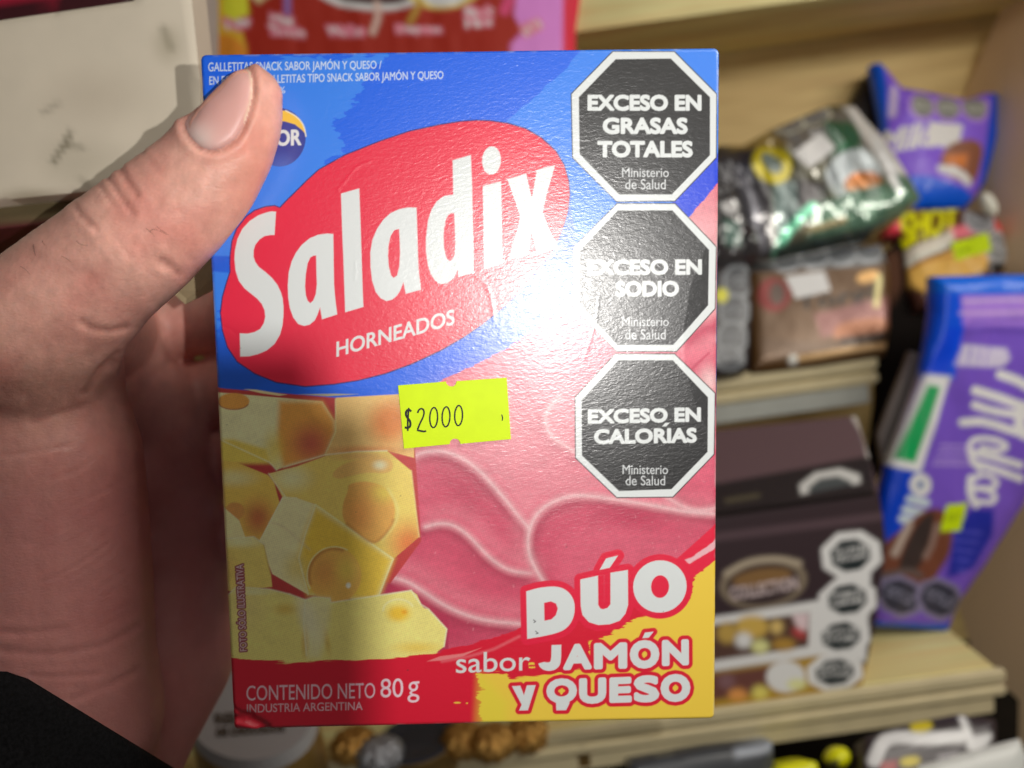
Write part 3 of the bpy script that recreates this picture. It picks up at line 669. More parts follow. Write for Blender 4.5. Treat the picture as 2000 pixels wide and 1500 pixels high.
    P.fill([(540, 214), (560, 217), (580, 228), (592, 243), (597, 262), (590, 254), (576, 243), (556, 237), (540, 236)], lin(252, 196, 54)); P.line(smooth([(558, 216), (581, 228), (594, 246), (597.5, 266)], 2, False), 2.2, lin(250, 240, 210), soft=1)
    P.text('ARCOR', [(470, 256), (588.6, 252), (588.6, 284), (470, 288)], WHITE, .03)
    # warning seals
    for (o_, n_), rows in zip(SEALS, (
            [('EXCESO EN', 1147.4, 1370, 185, 217, 185, 217), ('GRASAS', 1176.8, 1343, 229.7, 262.4, 229.7, 262.4), ('TOTALES', 1166.6, 1353, 275, 308, 275, 308), ('m', 1215, 1306, 328, 346, 328, 346), ('s', 1221, 1300, 350, 370, 350, 370)],
            [('EXCESO EN', 1147, 1371, 507, 538, 506, 537), ('SODIO', 1202, 1326, 549, 580, 548, 579.5), ('m', 1215, 1306, 619, 637, 619, 637), ('s', 1221, 1300, 643, 663, 643, 663)],
            [('EXCESO EN', 1148, 1369, 799, 828, 795, 824), ('CALORIAS', 1160, 1361, 838, 868, 835, 865), ('m', 1216, 1304.5, 908, 926, 908, 926), ('s', 1222, 1299, 929, 948, 929, 948)])):
        P.fill(o_, BLACK, grow=2.0); P.fill(o_, WHITE); P.fill(n_, BLACK)
        for t, xa, xb, ya, yb, yc, ydd in rows:
            q = [(xa, ya), (xb, yc), (xb, ydd), (xa, yb)]
            if t == 'm': P.text('Ministerio', q, lin(210, 214, 216), .0, soft=.7)
            elif t == 's': P.text('de Salud', q, lin(210, 214, 216), .0, soft=.7)
            else:
                P.text(t, q, WHITE, .046)
                if t == 'CALORIAS': P.fill([(1293, 833), (1299, 826), (1308, 825.5), (1301, 832.5)], WHITE, soft=.7)
    # specks and scuffs of handling
    rs = np.random.RandomState(3)
    for _ in range(16):
        P.fill(ellipse(rs.uniform(420, 1390), rs.uniform(120, 1390), rs.uniform(.8, 1.8), rs.uniform(.7, 1.3), n=8), lin(60, 50, 50), alpha=.7)
    # rubbed ink along the card's edges
    uu, vv = FACE.uv(X, Y); de = np.minimum(np.minimum(uu, BW - uu), np.minimum(vv, BH - vv))
    k = np.clip(1 - de / .0007, 0, 1) * np.clip(2.2 * fbm(X * .05, Y * .05, 3) - .95, 0, 1); P.C = P.C * (1 - k[:, None] * .55) + WHITE * k[:, None] * .55

def varnished(name):
    m = mat(name, .5, .3, attr=True); nt = m.node_tree; b = nt.nodes['Principled BSDF']
    b.inputs['Coat Weight'].default_value = 1; b.inputs['Coat IOR'].default_value = 1.9; b.inputs['Coat Roughness'].default_value = .335
    tc = nt.nodes.new('ShaderNodeTexCoord'); prev = None
    for sc, dist, det in (((760, 760, 1750), .000062, 3), ((2600, 2600, 3000), .00002, 2)):
        mp = nt.nodes.new('ShaderNodeMapping'); mp.inputs['Scale'].default_value = sc; mp.inputs['Rotation'].default_value = (0, .14, 0)
        n = nt.nodes.new('ShaderNodeTexNoise'); n.inputs['Scale'].default_value = 1; n.inputs['Detail'].default_value = det; n.inputs['Distortion'].default_value = .6
        bp = nt.nodes.new('ShaderNodeBump'); bp.inputs['Strength'].default_value = 1; bp.inputs['Distance'].default_value = dist
        nt.links.new(tc.outputs['Object'], mp.inputs['Vector']); nt.links.new(mp.outputs['Vector'], n.inputs['Vector']); nt.links.new(n.outputs['Fac'], bp.inputs['Height'])
        if prev is not None: nt.links.new(prev, bp.inputs['Normal'])
        prev = bp.outputs['Normal']
    nt.links.new(prev, b.inputs['Coat Normal'])
    return m
print_mat = varnished('printed_card')
card_mat = mat('plain_card', .6, .3, color=lin(206, 186, 146, .9), var=.06, var_scale=200)
def rr(w, h, r, n=5):
    pts = []
    for cx, cy, a0 in ((w - r, h - r, 0), (r, h - r, 90), (r, r, 180), (w - r, r, 270)):
        for k in range(n + 1):
            a = math.radians(a0 + 90 * k / n); pts.append((cx + r * math.cos(a), cy + r * math.sin(a)))
    return np.array(pts)
OUT = rr(BW, BH, .0011)
OUTPX = np.stack(FACE.px(OUT[:, 0], OUT[:, 1]), 1)
big = lambda p, g: np.asarray(p)
PARTS = [('cheese_picture', c5([(60, 20), (820, 88), (915, 88), (1400, 40), (1440, 470), (1440, 570), (1495, 1030), (1310, 1190), (1200, 1450), (1440, 1390), (1690, 1660), (1660, 1800), (1100, 1870), (60, 1850)])),
         ('ham_picture', [(800, 890), (850, 876), (1000, 800), (1060, 700), (1200, 690), (1124, 776), (1125, 894), (1205, 973), (1314, 972), (1396, 890), (1405, 1000), (1330, 1080), (1200, 1072), (1130, 1080), (1020, 1140), (1010, 1230), (870, 1262), (862, 1230), (800, 1160), (770, 1100), (818, 1045)]),
         ('brand_badge', OVAL), ('maker_badge', ellipse(546, 268, 51, 57)),
         ('flavour_title', [(1016, 1130), (1100, 1105), (1190, 1070), (1230, 1100), (1290, 1082), (1352, 1110), (1356, 1160), (1310, 1200), (1230, 1225), (1160, 1250), (1020, 1252)]),
         ('flavour_line', [(890, 1272), (1040, 1262), (1250, 1228), (1350, 1240), (1356, 1380), (1130, 1396), (1000, 1394), (990, 1330), (890, 1322)])] + [('warning_seal', s[0]) for s in SEALS]
U, V, H, C, f, pid, rim = sheet(FACE, OUTPX, .000135, face_height, paint_face, BLUE, PARTS)
Wf = FACE.xyz(U, V, H)
cpos = FACE.xyz(np.array(BW / 2), np.array(BH / 2), np.array(-BT / 2))
low = FACE.xyz(np.array(BW / 2), np.array(0.), np.array(-BT / 2))
carton = empty('snack_carton', low, 'blue, red and yellow cracker carton held upright in the hand', 'snack box')
# one normal field for all printed pieces: keep the sheet's smooth normals where it is cut into parts
fullme = bpy.data.meshes.new('tmp'); 
def cut(nm, k, label=None):
    ff = f[pid == k]
    us = np.unique(ff); re = np.full(len(U), -1); re[us] = np.arange(len(us))
    o = mesh(nm, Wf[us], re[ff], print_mat, carton, C[us])
    if label: o['label'] = label
    return o
cut('front_panel', 0)
for k, (nm, _) in enumerate(PARTS):
    lab = None
    if nm == 'warning_seal': lab = 'black octagon reading ' + ['EXCESO EN GRASAS TOTALES', 'EXCESO EN SODIO', 'EXCESO EN CALORÍAS'][k - (len(PARTS) - 3)]
    cut(nm, k + 1, lab)
# sides and back
OUT2 = []
for a, b in zip(OUT, np.roll(OUT, -1, 0)):
    k = max(1, int(np.linalg.norm(b - a) / .0012)); OUT2 += [a + (b - a) * t / k for t in range(k)]
OUT = np.array(OUT2); n_ = len(OUT)
hh = np.full(n_, -.00082)
fr = FACE.xyz(OUT[:, 0], OUT[:, 1], hh); bk = FACE.xyz(OUT[:, 0], OUT[:, 1], np.full(n_, -BT))
side_cols = np.array([BLUE * .9 if v > BH * .47 else (YEL if u > .055 and v < .02 else CRIM * .9) for u, v in OUT])
mesh('side_walls', np.concatenate([fr, bk]), [[i, i + n_, (i + 1) % n_ + n_, (i + 1) % n_] for i in range(n_)] , mat('carton_side', .3, .45, attr=True), carton, np.concatenate([side_cols, side_cols]), flat=True)
mesh('back_panel', FACE.xyz(OUT[:, 0], OUT[:, 1], np.full(n_, -BT - .00005)), [list(range(n_))[::-1]], mat('carton_back', .35, .45, color=tuple(BLUE)), carton, flat=True)
# loose side flap of raw card, seen between thumb and box
def P3(px, py, d): return at(px, py, d)
fl = [P3(330, 566, .188), P3(362, 594, .187), P3(412, 568, .182), P3(436, 520, .180), P3(436, 440, .182), P3(395, 470, .187)]
nrm = np.array(FACE.n) @ B.T
mesh('side_flap', np.concatenate([np.array(fl), np.array(fl) - nrm * .0006]), [list(range(6)), list(range(11, 5, -1))] + [[i, i + 6, (i + 1) % 6 + 6, (i + 1) % 6] for i in range(6)], card_mat, carton, flat=True)
# price sticker
neon = mat('neon_paper', .55, .35, color=(.66, .88, .0), var=.03, var_scale=300)
ink = mat('black_ink', .5, .3, color=(.012, .012, .014))
def notch(c, r, a0, a1, n=9): return [(c[0] + r * math.cos(math.radians(a0 + (a1 - a0) * k / n)), c[1] + r * math.sin(math.radians(a0 + (a1 - a0) * k / n))) for k in range(n + 1)]
st = [(778, 752.5)] + notch((881.5, 744.3), 10.5, 176, 0) + [(989.5, 737.5), (997.8, 857)] + notch((889, 866.5), 10.5, -2, -182) + [(789.5, 875.5)]
stp = FACE.pt(np.array([p[0] for p in st]), np.array([p[1] for p in st]), np.full(len(st), .00042)); stb = FACE.pt(np.array([p[0] for p in st]), np.array([p[1] for p in st]), np.full(len(st), -.0001))
m_ = len(st)
stick = mesh('price_sticker', np.concatenate([stp, stb]), [list(range(m_))[::-1]] + [[i, (i + 1) % m_, (i + 1) % m_ + m_, i + m_] for i in range(m_)], neon, carton, flat=True)
def ribbon(pl_, w, plane, h, closed=False):
    p = np.asarray(pl_, float); q = np.roll(p, -1, 0) - np.roll(p, 1, 0)
    if not closed: q[0] = p[1] - p[0]; q[-1] = p[-1] - p[-2]
    nn = np.stack([-q[:, 1], q[:, 0]], 1); nn /= np.linalg.norm(nn, axis=1)[:, None] + 1e-9
    ww = np.asarray(w, float) * np.ones(len(p))
    a = p + nn * ww[:, None] / 2; b = p - nn * ww[:, None] / 2
    n = len(p); V_ = np.concatenate([plane.pt(a[:, 0], a[:, 1], np.full(n, h)), plane.pt(b[:, 0], b[:, 1], np.full(n, h))])
    F_ = [[i, (i + 1) % n, (i + 1) % n + n, i + n] for i in range(n if closed else n - 1)]
    return V_, F_
def join(parts_):
    V_, F_ = [], []; o = 0
    for v, fc in parts_: V_.append(v); F_ += [[i + o for i in q] for q in fc]; o += len(v)
    return np.concatenate(V_), F_
hS = .00048
dg = [ribbon(smooth([(804, 803), (799, 799), (793, 803), (794, 813), (801, 820), (803, 830), (798, 836), (791, 834)], 2, False), 4.2, FACE, hS),
      ribbon([(799, 796), (797, 820), (797, 841)], 3.4, FACE, hS + .00002),
      ribbon(smooth([(816, 806), (819, 799), (825, 797), (829, 802), (828, 812), (821, 826), (816, 838)], 2, False), 3.2, FACE, hS), ribbon([(815, 839), (822, 841), (829, 842), (833, 841)], 3.6, FACE, hS + .00002)]
for cx, cy in ((847.5, 815), (871.5, 813.5), (896, 811)): dg.append(ribbon(ellipse(cx, cy, 7.6, 19.5, 2, 28), 3.0, FACE, hS, True))
dg.append(ribbon([(980, 809), (981.5, 815), (981, 821)], 2.2, FACE, hS))
jv, jf = join(dg); mesh('handwritten_price', jv, jf, ink, stick, flat=True)

# ------------------------------------------------------------------ the hand
def chain(pts, step=.25):
    out = []
    for a, b in zip(pts[:-1], pts[1:]):
        for t in np.arange(0, 1, step): out.append(np.array(a) * (1 - t) + np.array(b) * t)
    out.append(np.array(pts[-1], float)); return out
flesh = []   # px, py, depth, radius px, depth squash
flesh += chain([(490, 191, .1415, 64, .8), (469, 240, .1425, 82, .80), (442, 287, .1435, 94, .82), (398, 347, .1455, 106, .85), (338, 408, .1475, 115, .9), (268, 470, .150, 122, 1), (188, 535, .154, 127, 1), (110, 610, .158, 140, 1), (55, 700, .162, 160, 1)], .2)
flesh += chain([(55, 690, .166, 168, 1), (66, 800, .168, 166, 1), (66, 900, .170, 196, 1), (58, 1000, .172, 212, 1), (58, 1150, .174, 221, 1), (62, 1300, .176, 224, 1), (70, 1400, .180, 236, .9), (40, 1520, .186, 240, .85), (-60, 1680, .190, 230, .85), (-180, 1860, .193, 230, .85), (-320, 2080, .196, 240, .85)], .25)
# palm, deeper and in the box's shade
for x, y, d, r in ((-20, 720, .205, 190), (90, 800, .212, 190), (100, 950, .214, 200), (100, 1100, .214, 210), (110, 1250, .212, 200), (230, 1230, .214, 165), (240, 1100, .218, 150), (230, 960, .220, 150), (210, 830, .222, 150), (180, 700, .220, 140)):
    flesh.append(np.array((x, y, d, r, .75)))
flesh += chain([(260, 820, .226, 135, .8), (290, 1000, .224, 140, .8), (300, 1150, .220, 142, .8), (302, 1285, .215, 150, .85), (242, 1395, .207, 150, .9), (150, 1500, .200, 190, .9), (20, 1650, .197, 200, .9), (-120, 1840, .196, 210, .9)], .25)
# web between thumb and first finger
flesh += chain([(110, 620, .168, 130, 1), (150, 640, .190, 120, 1), (190, 650, .215, 112, 1)], .25)
# four fingers round the back of the box
for k, (y0, y1, d0) in enumerate(((640, 610, .232), (800, 760, .235), (950, 905, .234), (1090, 1050, .230))):
    r = (66, 68, 64, 56)[k]; L = (1.0, 1.08, 1.0, .8)[k]
    flesh += chain([(200, y0, d0 - .006, r * 1.35, 1), (330, y0 - 8, d0, r * 1.08, 1), (360 + 90 * L, y1, d0 + .002, r, 1), (420 + 200 * L, y1 - 10, .218, r * .9, 1), (430 + 320 * L, y1 - 12, .2045, r * .8, .9), (430 + 410 * L, y1 - 10, .2020, r * .68, .9)], .12)
ico = None
import bmesh
bm = bmesh.new(); bmesh.ops.create_icosphere(bm, subdivisions=3, radius=1); bm.verts.index_update()
ico = (np.array([v.co[:] for v in bm.verts]), np.array([[v.index for v in q.verts] for q in bm.faces])); bm.free()
HV, HF = [], []
for j, (x, y, d, r, s) in enumerate(flesh):
    R = r * d / F_PX; c = np.array([(x - 1000) / F_PX * d, (750 - y) / F_PX * d, d])
    HV.append(wp(c + ico[0] * np.array([R, R, R * s]))); HF.append(ico[1] + j * len(ico[0]))
person = empty('person', at(60, 1500, .19), 'left hand in a black knitted sleeve gripping the cracker carton', 'person')
tmp = mesh('tmp_hand', np.concatenate(HV), np.concatenate(HF), card_mat, None, origin=(0, 0, 0))
md = tmp.modifiers.new('r', 'REMESH'); md.mode = 'VOXEL'; md.voxel_size = .00115; md.use_smooth_shade = True
md = tmp.modifiers.new('s', 'SMOOTH'); md.factor = .5; md.iterations = 7
md = tmp.modifiers.new('d', 'SUBSURF'); md.levels = 1; md.render_levels = 1
bpy.context.view_layer.update()
hm = bpy.data.meshes.new_from_object(tmp.evaluated_get(bpy.context.evaluated_depsgraph_get()))
hv = np.empty(len(hm.vertices) * 3); hm.vertices.foreach_get('co', hv); hv = hv.reshape(-1, 3).copy()
hn = np.empty(len(hm.vertices) * 3); hm.vertices.foreach_get('normal', hn); hn = hn.reshape(-1, 3).copy()
hf = np.array([list(p.vertices) for p in hm.polygons])
bpy.data.objects.remove(tmp); bpy.data.meshes.remove(hm)
hc = (hv - CAM) @ B; hX = hc[:, 0] / hc[:, 2] * F_PX + 1000; hY = 750 - hc[:, 1] / hc[:, 2] * F_PX
hnc = hn @ B
front = (hnc[:, 2] < .25) & (hc[:, 2] < .198)
NAIL = smooth([(358, 245), (366, 226), (380, 207), (408, 174), (440, 143), (466, 127), (485, 129), (494, 148), (496, 180), (490, 211), (478, 245), (464, 270), (446, 284), (422, 296), (396, 292), (372, 272)], 2)
disp = np.zeros(len(hv))
def crease(pl_, depth, w, sm=True):
    p = smooth(pl_, 2, False) if sm else np.asarray(pl_, float)
    i = np.nonzero(front & (hX > p[:, 0].min() - 4 * w) & (hX < p[:, 0].max() + 4 * w) & (hY > p[:, 1].min() - 4 * w) & (hY < p[:, 1].max() + 4 * w))[0]
    dd = seg_dist(hX[i], hY[i], line_segs(p)); depth *= .5; disp[i] -= depth * np.exp(-(dd / w) ** 2)
    disp[i] += depth * .35 * np.exp(-((dd - 2.2 * w) / (1.4 * w)) ** 2)
for p, d, w in (([(228, 312), (240, 338), (252, 358), (268, 380)], .0005, 6), ([(210, 345), (228, 372), (246, 400), (262, 418)], .0004, 5), ([(195, 362), (210, 385), (222, 400)], .0003, 5),
                ([(148, 405), (166, 428), (190, 448)], .0004, 6), ([(280, 296), (300, 322), (318, 345)], .00018, 6), ([(318, 512), (334, 520), (346, 532)], .0005, 9), ([(304, 500), (326, 516)], .0003, 8),
                ([(246, 640), (210, 648), (176, 640), (160, 628)], .0005, 7), ([(226, 690), (202, 712), (188, 732)], .0004, 6), ([(224, 706), (190, 726), (165, 766)], .0005, 8), ([(165, 792), (110, 808), (60, 826)], .0003, 6),
                ([(0, 888), (60, 885), (140, 868)], .0002, 5), ([(190, 890), (150, 920), (100, 935)], .0002, 5),
                ([(0, 1235), (60, 1236), (125, 1228)], .0003, 6), ([(0, 1270), (70, 1278), (140, 1273), (200, 1262), (232, 1245), (268, 1225)], .00036, 7), ([(140, 1366), (180, 1352), (230, 1330), (270, 1308)], .0003, 7), ([(60, 1320), (140, 1322), (190, 1316)], .0003, 5)):
    crease(p, d, w)
rs = np.random.RandomState(8)
for k in range(26):                              # fine slanting lines over the ball of the thumb
    x0 = rs.uniform(60, 200); y0 = rs.uniform(960, 1240); L = rs.uniform(50, 110); a = math.radians(rs.uniform(-38, -22))
    crease([(x0, y0), (x0 + L * .5 * math.cos(a), y0 + L * .5 * math.sin(a) + 4), (x0 + L * math.cos(a), y0 + L * math.sin(a))], rs.uniform(.00006, .00016), rs.uniform(2.5, 4))
for k in range(16):
    x0 = rs.uniform(120, 330); y0 = rs.uniform(430, 560); crease([(x0, y0), (x0 + 25, y0 + 22), (x0 + 44, y0 + 50)], rs.uniform(.00004, .0001), 4)
nd = seg_dist(hX, hY, loop_segs(NAIL)); ni = inside(hX, hY, NAIL)
m1 = front & (hX > 320) & (hY < 340)
disp[m1] -= .0006 * np.exp(-(nd[m1] / 5.5) ** 2); disp[m1 & ~ni] += .00035 * np.exp(-((nd[m1 & ~ni] - 14) / 9) ** 2)
disp[front] += .00022 * (fbm(hX[front] * .035, hY[front] * .035, 3) - .5) + .00008 * (fbm(hX[front] * .15, hY[front] * .1, 2) - .5)
hv2 = hv + hn * disp[:, None]
# skin colour: warm base, redder creases and patches, paler tip
sk = np.tile(lin(230, 174, 157, .98), (len(hv), 1))
pn = fbm(hX * .011 + 3, hY * .011 + 1, 4)[:, None]; sk = sk * (1 - .38 * np.clip(pn * 2.4 - .8, 0, 1)) + lin(216, 116, 108, .95) * .38 * np.clip(pn * 2.4 - .8, 0, 1)
p2 = fbm(hX * .05 + 9, hY * .04 + 4, 3)[:, None]; sk = sk * (.86 + .28 * p2)
p3 = fbm(hX * .3, hY * .22, 2)[:, None]; sk = sk * (.94 + .12 * p3)
cr = np.clip(-disp / .0002, 0, 1)[:, None] * (~ni)[:, None]; sk = sk * (1 - .28 * cr) + lin(150, 78, 68) * .28 * cr
tip = np.exp(-(((hX - 500) / 60) ** 2 + ((hY - 330) / 120) ** 2))[:, None]; sk = sk * (1 - .5 * tip) + lin(216, 142, 122) * .5 * tip
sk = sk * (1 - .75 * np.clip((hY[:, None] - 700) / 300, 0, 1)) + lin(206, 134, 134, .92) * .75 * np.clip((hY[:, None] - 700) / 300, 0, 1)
skin = mat('skin', .43, .42, attr=True, bump=(.45, .00022, (1300, 1300, 2400), 4), sss=.3)
hand = mesh('hand', hv2, hf, skin, person, sk)
# thumbnail laid over the thumb's surface
bvh = BVHTree.FromPolygons([Vector(v) for v in hv2[:]], hf.tolist())
gx = np.arange(352, 502, 3.0); gy = np.arange(122, 302, 3.0); NV, NF, NC = [], [], []; ids = {}
nsg = loop_segs(NAIL)
def nail_pt(x, y):
    o = Vector(CAM); d = Vector(at(x, y, 1.0) - CAM); d.normalize(); hit = bvh.ray_cast(o, d)
    return None if hit[0] is None else (np.array(hit[0]), np.array(hit[1]))
GXX, GYY = np.meshgrid(gx, gy); INS = (winding(GXX.ravel(), GYY.ravel(), nsg) != 0).reshape(GXX.shape); DST = seg_dist(GXX.ravel(), GYY.ravel(), nsg).reshape(GXX.shape)
pos = {}
for j in range(len(gy)):
    for i in range(len(gx)):
        if INS[j, i]:
            h = nail_pt(gx[i], gy[j])
            if h: pos[(j, i)] = h[0]
# smooth the nail plate and lift it
for _ in range(30):
    pos = {k: (v * .4 + .6 * np.mean([pos[q] for q in ((k[0] + 1, k[1]), (k[0] - 1, k[1]), (k[0], k[1] + 1), (k[0], k[1] - 1)) if q in pos] or [v], 0)) if DST[k] > 4 else v for k, v in pos.items()}
for (j, i), v in pos.items():
    ids[(j, i)] = len(NV); e = min(1, DST[j, i] / 10)
    NV.append(v + (CAM - v) / np.linalg.norm(CAM - v) * (.0001 + .0005 * math.sqrt(e)))
    x, y = gx[i], gy[j]; c = lin(216, 164, 156)
    lun = math.exp(-(((x - 385) / 34) ** 2 + ((y - 270) / 30) ** 2)); c = c * (1 - .7 * lun) + lin(226, 208, 200) * .7 * lun
    tp = max(0, 1 - DST[j, i] / 9) * (1 if y < 175 or x > 476 else 0); c = c * (1 - .8 * tp) + lin(244, 222, 190) * .8 * tp
    cu = max(0, 1 - DST[j, i] / 5) * (1 if y >= 175 and x <= 476 else 0); c = c * (1 - .5 * cu) + lin(150, 90, 84) * .5 * cu
    NC.append(c)
for (j, i) in ids:
    q = [(j, i), (j, i + 1), (j + 1, i + 1), (j + 1, i)]
    if all(t in ids for t in q): NF.append([ids[t] for t in q][::-1])
mesh('thumbnail', np.array(NV), NF, mat('nail', .42, .45, attr=True, sss=.15), person, np.array(NC))
# a few fine hairs on the thumb's back
hv_, hf_ = [], []
for pts in ([(292, 452), (300, 446), (312, 450), (330, 459)], [(306, 442), (318, 450), (326, 456)], [(286, 446), (296, 452), (302, 462)], [(66, 478), (70, 488), (70, 500)], [(84, 470), (88, 478)], [(40, 520), (52, 526), (60, 536)], [(150, 470), (160, 478), (172, 480)], [(120, 500), (132, 504), (140, 512)]):
    P3_ = [nail_pt(*p) for p in smooth(pts, 2, False)]
    P3_ = [a[0] + a[1] * (.0003 * math.sin(3.1 * k / max(1, len(P3_) - 1))) for k, a in enumerate(P3_) if a]
    b0 = len(hv_)
    for k, p in enumerate(P3_):
        t = P3_[min(k + 1, len(P3_) - 1)] - P3_[max(k - 1, 0)]; t /= np.linalg.norm(t) + 1e-9
        u_ = np.cross(t, CAM - p); u_ /= np.linalg.norm(u_); w_ = np.cross(t, u_); r_ = .00003 * (1 - .6 * k / len(P3_))
        for q in range(4): hv_.append(p + r_ * (u_ * math.cos(q * math.pi / 2) + w_ * math.sin(q * math.pi / 2)))
    for k in range(len(P3_) - 1):
        for q in range(4): hf_.append([b0 + k * 4 + q, b0 + k * 4 + (q + 1) % 4, b0 + k * 4 + 4 + (q + 1) % 4, b0 + k * 4 + 4 + q])
mesh('hair', np.array(hv_), hf_, mat('hair', .5, .3, color=(.05, .03, .02)), person)
# sleeve: open knitted tube with a rolled cuff
sl = mat('black_knit', .9, .15, color=(.007, .007, .008), var=.5, var_scale=1500, bump=(.5, .0005, (1600, 1600, 1200), 2))
r1 = np.array([(0 - 1000) / F_PX, (750 - 1292) / F_PX, 1]); r2 = np.array([(335 - 1000) / F_PX, (750 - 1497) / F_PX, 1])
ax = np.cross(r1, r2); ax /= np.linalg.norm(ax)
if ax[1] > 0: ax = -ax
dS = .184; c0 = np.array([(62 - 1000) / F_PX, (750 - 1330) / F_PX, 1]) * dS
e2 = c0 / np.linalg.norm(c0); e1 = np.cross(ax, e2); e1 /= np.linalg.norm(e1)
SV, SF = [], []; prof = [(.010, -.0035), (.003, -.0030), (.0002, -.0018), (0, 0), (.0008, .0012), (.004, .0019), (.010, .0016), (.02, .002), (.035, .0028), (.055, .004), (.08, .006), (.115, .009)]
ns = 72
for ip, (s, dr) in enumerate(prof):
    for j in range(ns):
        t = 2 * math.pi * j / ns
        w = .0012 * math.sin(5 * t + s * 60) * min(1, s / .03) + .0005 * math.sin(11 * t + s * 130)
        ra, rb = .0405 + dr + w, .0375 + dr + w
        SV.append(wp(c0 + ax * s + e1 * ra * math.cos(t) + e2 * rb * math.sin(t)))
for ip in range(len(prof) - 1):
    for j in range(ns): SF.append([ip * ns + j, ip * ns + (j + 1) % ns, (ip + 1) * ns + (j + 1) % ns, (ip + 1) * ns + j])
mesh('sleeve', np.array(SV), SF, sl, person)

# ------------------------------------------------------------------ the telephone that takes the picture (its flash lights the box)
ph_m = mat('phone_glass', .25, .5, color=(.03, .03, .035)); ph = empty('smartphone', wp((-.02, -.07, -.006)), 'dark smartphone whose lit flash is beside its camera lens', 'smartphone')
def cbox(nm, x0, x1, y0, y1, z0, z1, m, parent):
    bm = bmesh.new(); bmesh.ops.create_cube(bm, size=1)
    for v in bm.verts: v.co = ((x0, x1)[v.co.x > 0], (y0, y1)[v.co.y > 0], (z0, z1)[v.co.z > 0])
    bmesh.ops.bevel(bm, geom=bm.edges[:], offset=min(.0008, (x1 - x0) * .3, (z1 - z0) * .3), segments=3, affect='EDGES')
    V_ = wp(np.array([v.co[:] for v in bm.verts])); bm.verts.index_update(); F_ = [[v.index for v in q.verts] for q in bm.faces]; bm.free()
    return mesh(nm, V_, F_, m, parent)
cbox('phone_body', -.050, .024, -.125, .024, -.009, -.001, ph_m, ph)
cbox('flash_block', .0118, .0154, -.016, .0070, -.0008, .0118, ph_m, ph)  # added unseen block beside the flash, shaped to cast the lower-left shadow

# ------------------------------------------------------------------ goods on the shelves
def G(r, g, b, k=1.75): return lin(r, g, b, k)
foil = mat('printed_foil', .28, .6, attr=True, coat=.3)
foil_metal = mat('metallic_foil', .3, .6, metal=.35, attr=True)
film = mat('printed_film', .33, .5, attr=True)
board = mat('printed_board', .42, .4, attr=True)
paper = mat('label_paper', .6, .3, attr=True)
DK, SEALG = G(34, 33, 36), G(150, 154, 158)
def seal(P, cx, cy, rx, ry, rot=-8, rim=G(205, 208, 208), core=G(44, 46, 48), txt=SEALG, words=True, rimw=1.28):
    P.fill(octagon(cx, cy, rx * rimw, ry * rimw, rot), rim, soft=1.5); P.fill(octagon(cx, cy, rx, ry, rot), core, soft=1.5)
    if words:
        c, s = math.cos(math.radians(rot)), math.sin(math.radians(rot))
        for k, t in enumerate(('EXCESO EN', 'AZÚCARES')):
            h = ry * .26; y = -ry * .12 + k * h * 1.5; w = rx * .8
            R = lambda a, b: (cx + a * c - b * s, cy + a * s + b * c)
            P.text(t, [R(-w, y - h), R(w, y - h), R(w, y), R(-w, y)], txt, .02, soft=1)

# cream board at the upper left
pl = Plane((0, 40, .199), (385, 0, .204), (0, 390, .198))
def p_cream(P):
    n = fbm(P.X * .012, P.Y * .012, 4)[:, None]; P.C *= (.93 + .14 * n)
    for q, w, a in (([(108, 318), (118, 300), (128, 288), (136, 272)], 11, .75), ([(128, 288), (150, 288), (164, 290)], 9, .55), ([(136, 272), (140, 258)], 10, .5), ([(88, 222), (104, 212), (116, 204)], 9, .4),
                    ([(322, 60), (328, 78), (336, 96)], 16, .4), ([(160, 352), (172, 360)], 12, .3)): P.line(q, w, G(96, 88, 66, 1.0), soft=7, alpha=a)
    P.blob(60, 385, 90, 26, G(150, 140, 112, 1.0), .5); P.blob(330, 90, 46, 60, G(168, 158, 132, 1.0), .5); P.blob(160, 320, 120, 80, G(172, 164, 142, 1), .35)
    P.blob(190, 190, 160, 90, G(190, 176, 156, 1), .4)
pack('display_board', 'cream painted board with dark smudges at the upper left', 'board', pl, [(-500, 128), (0, 40), (262, 2), (300, -80), (366, -80), (390, 150), (398, 345), (170, 374), (0, 391), (-500, 440)],
     lin(200, 190, 172, 1.3), mat('cream_paint', .5, .4, attr=True, bump=(.12, .0005, (200, 200, 200), 3)), thick=.016, edge=.002, bulge=.0008, res=.0012, paint=p_cream, body='board')
pl2 = Plane((0, 393, .204), (385, 350, .209), (0, 450, .203))
pack('ledge_board', 'olive wooden ledge under the cream board', 'board', pl2, [(-500, 446), (0, 394), (170, 377), (400, 348), (402, 398), (110, 434), (0, 447), (-500, 500)], G(104, 92, 66, 1.3),
     mat('olive_ledge', .6, .3, attr=True), thick=.02, res=.002, body='board', paint=lambda P: P.fill([(-500, 484), (0, 434), (110, 424), (402, 390), (402, 420), (-500, 520)], G(84, 30, 36, 1.2), soft=4))
pl2 = Plane((0, 60, .222), (385, 0, .226), (0, 0, .222))
def p_crim(P): P.fill([(-80, -60), (170, -60), (120, 8), (-80, 20)], G(150, 26, 50), soft=6)
pack('red_packet', 'dark crimson packet edge above the cream board', 'packet', pl2, [(-500, 120), (0, 46), (270, 6), (300, -200), (-500, -120)], G(62, 22, 30, 1.2), film, thick=.02, bulge=.003, edge=.01, res=.003, paint=p_crim)
pl2 = Plane((0, 440, .42), (300, 430, .42), (0, 600, .42))
def p_dk(P): P.fill([(-300, 470), (110, 455), (90, 500), (-300, 520)], G(96, 24, 44), soft=8); P.fill([(-300, 520), (90, 505), (60, 560), (-300, 600)], G(26, 38, 70), soft=8)
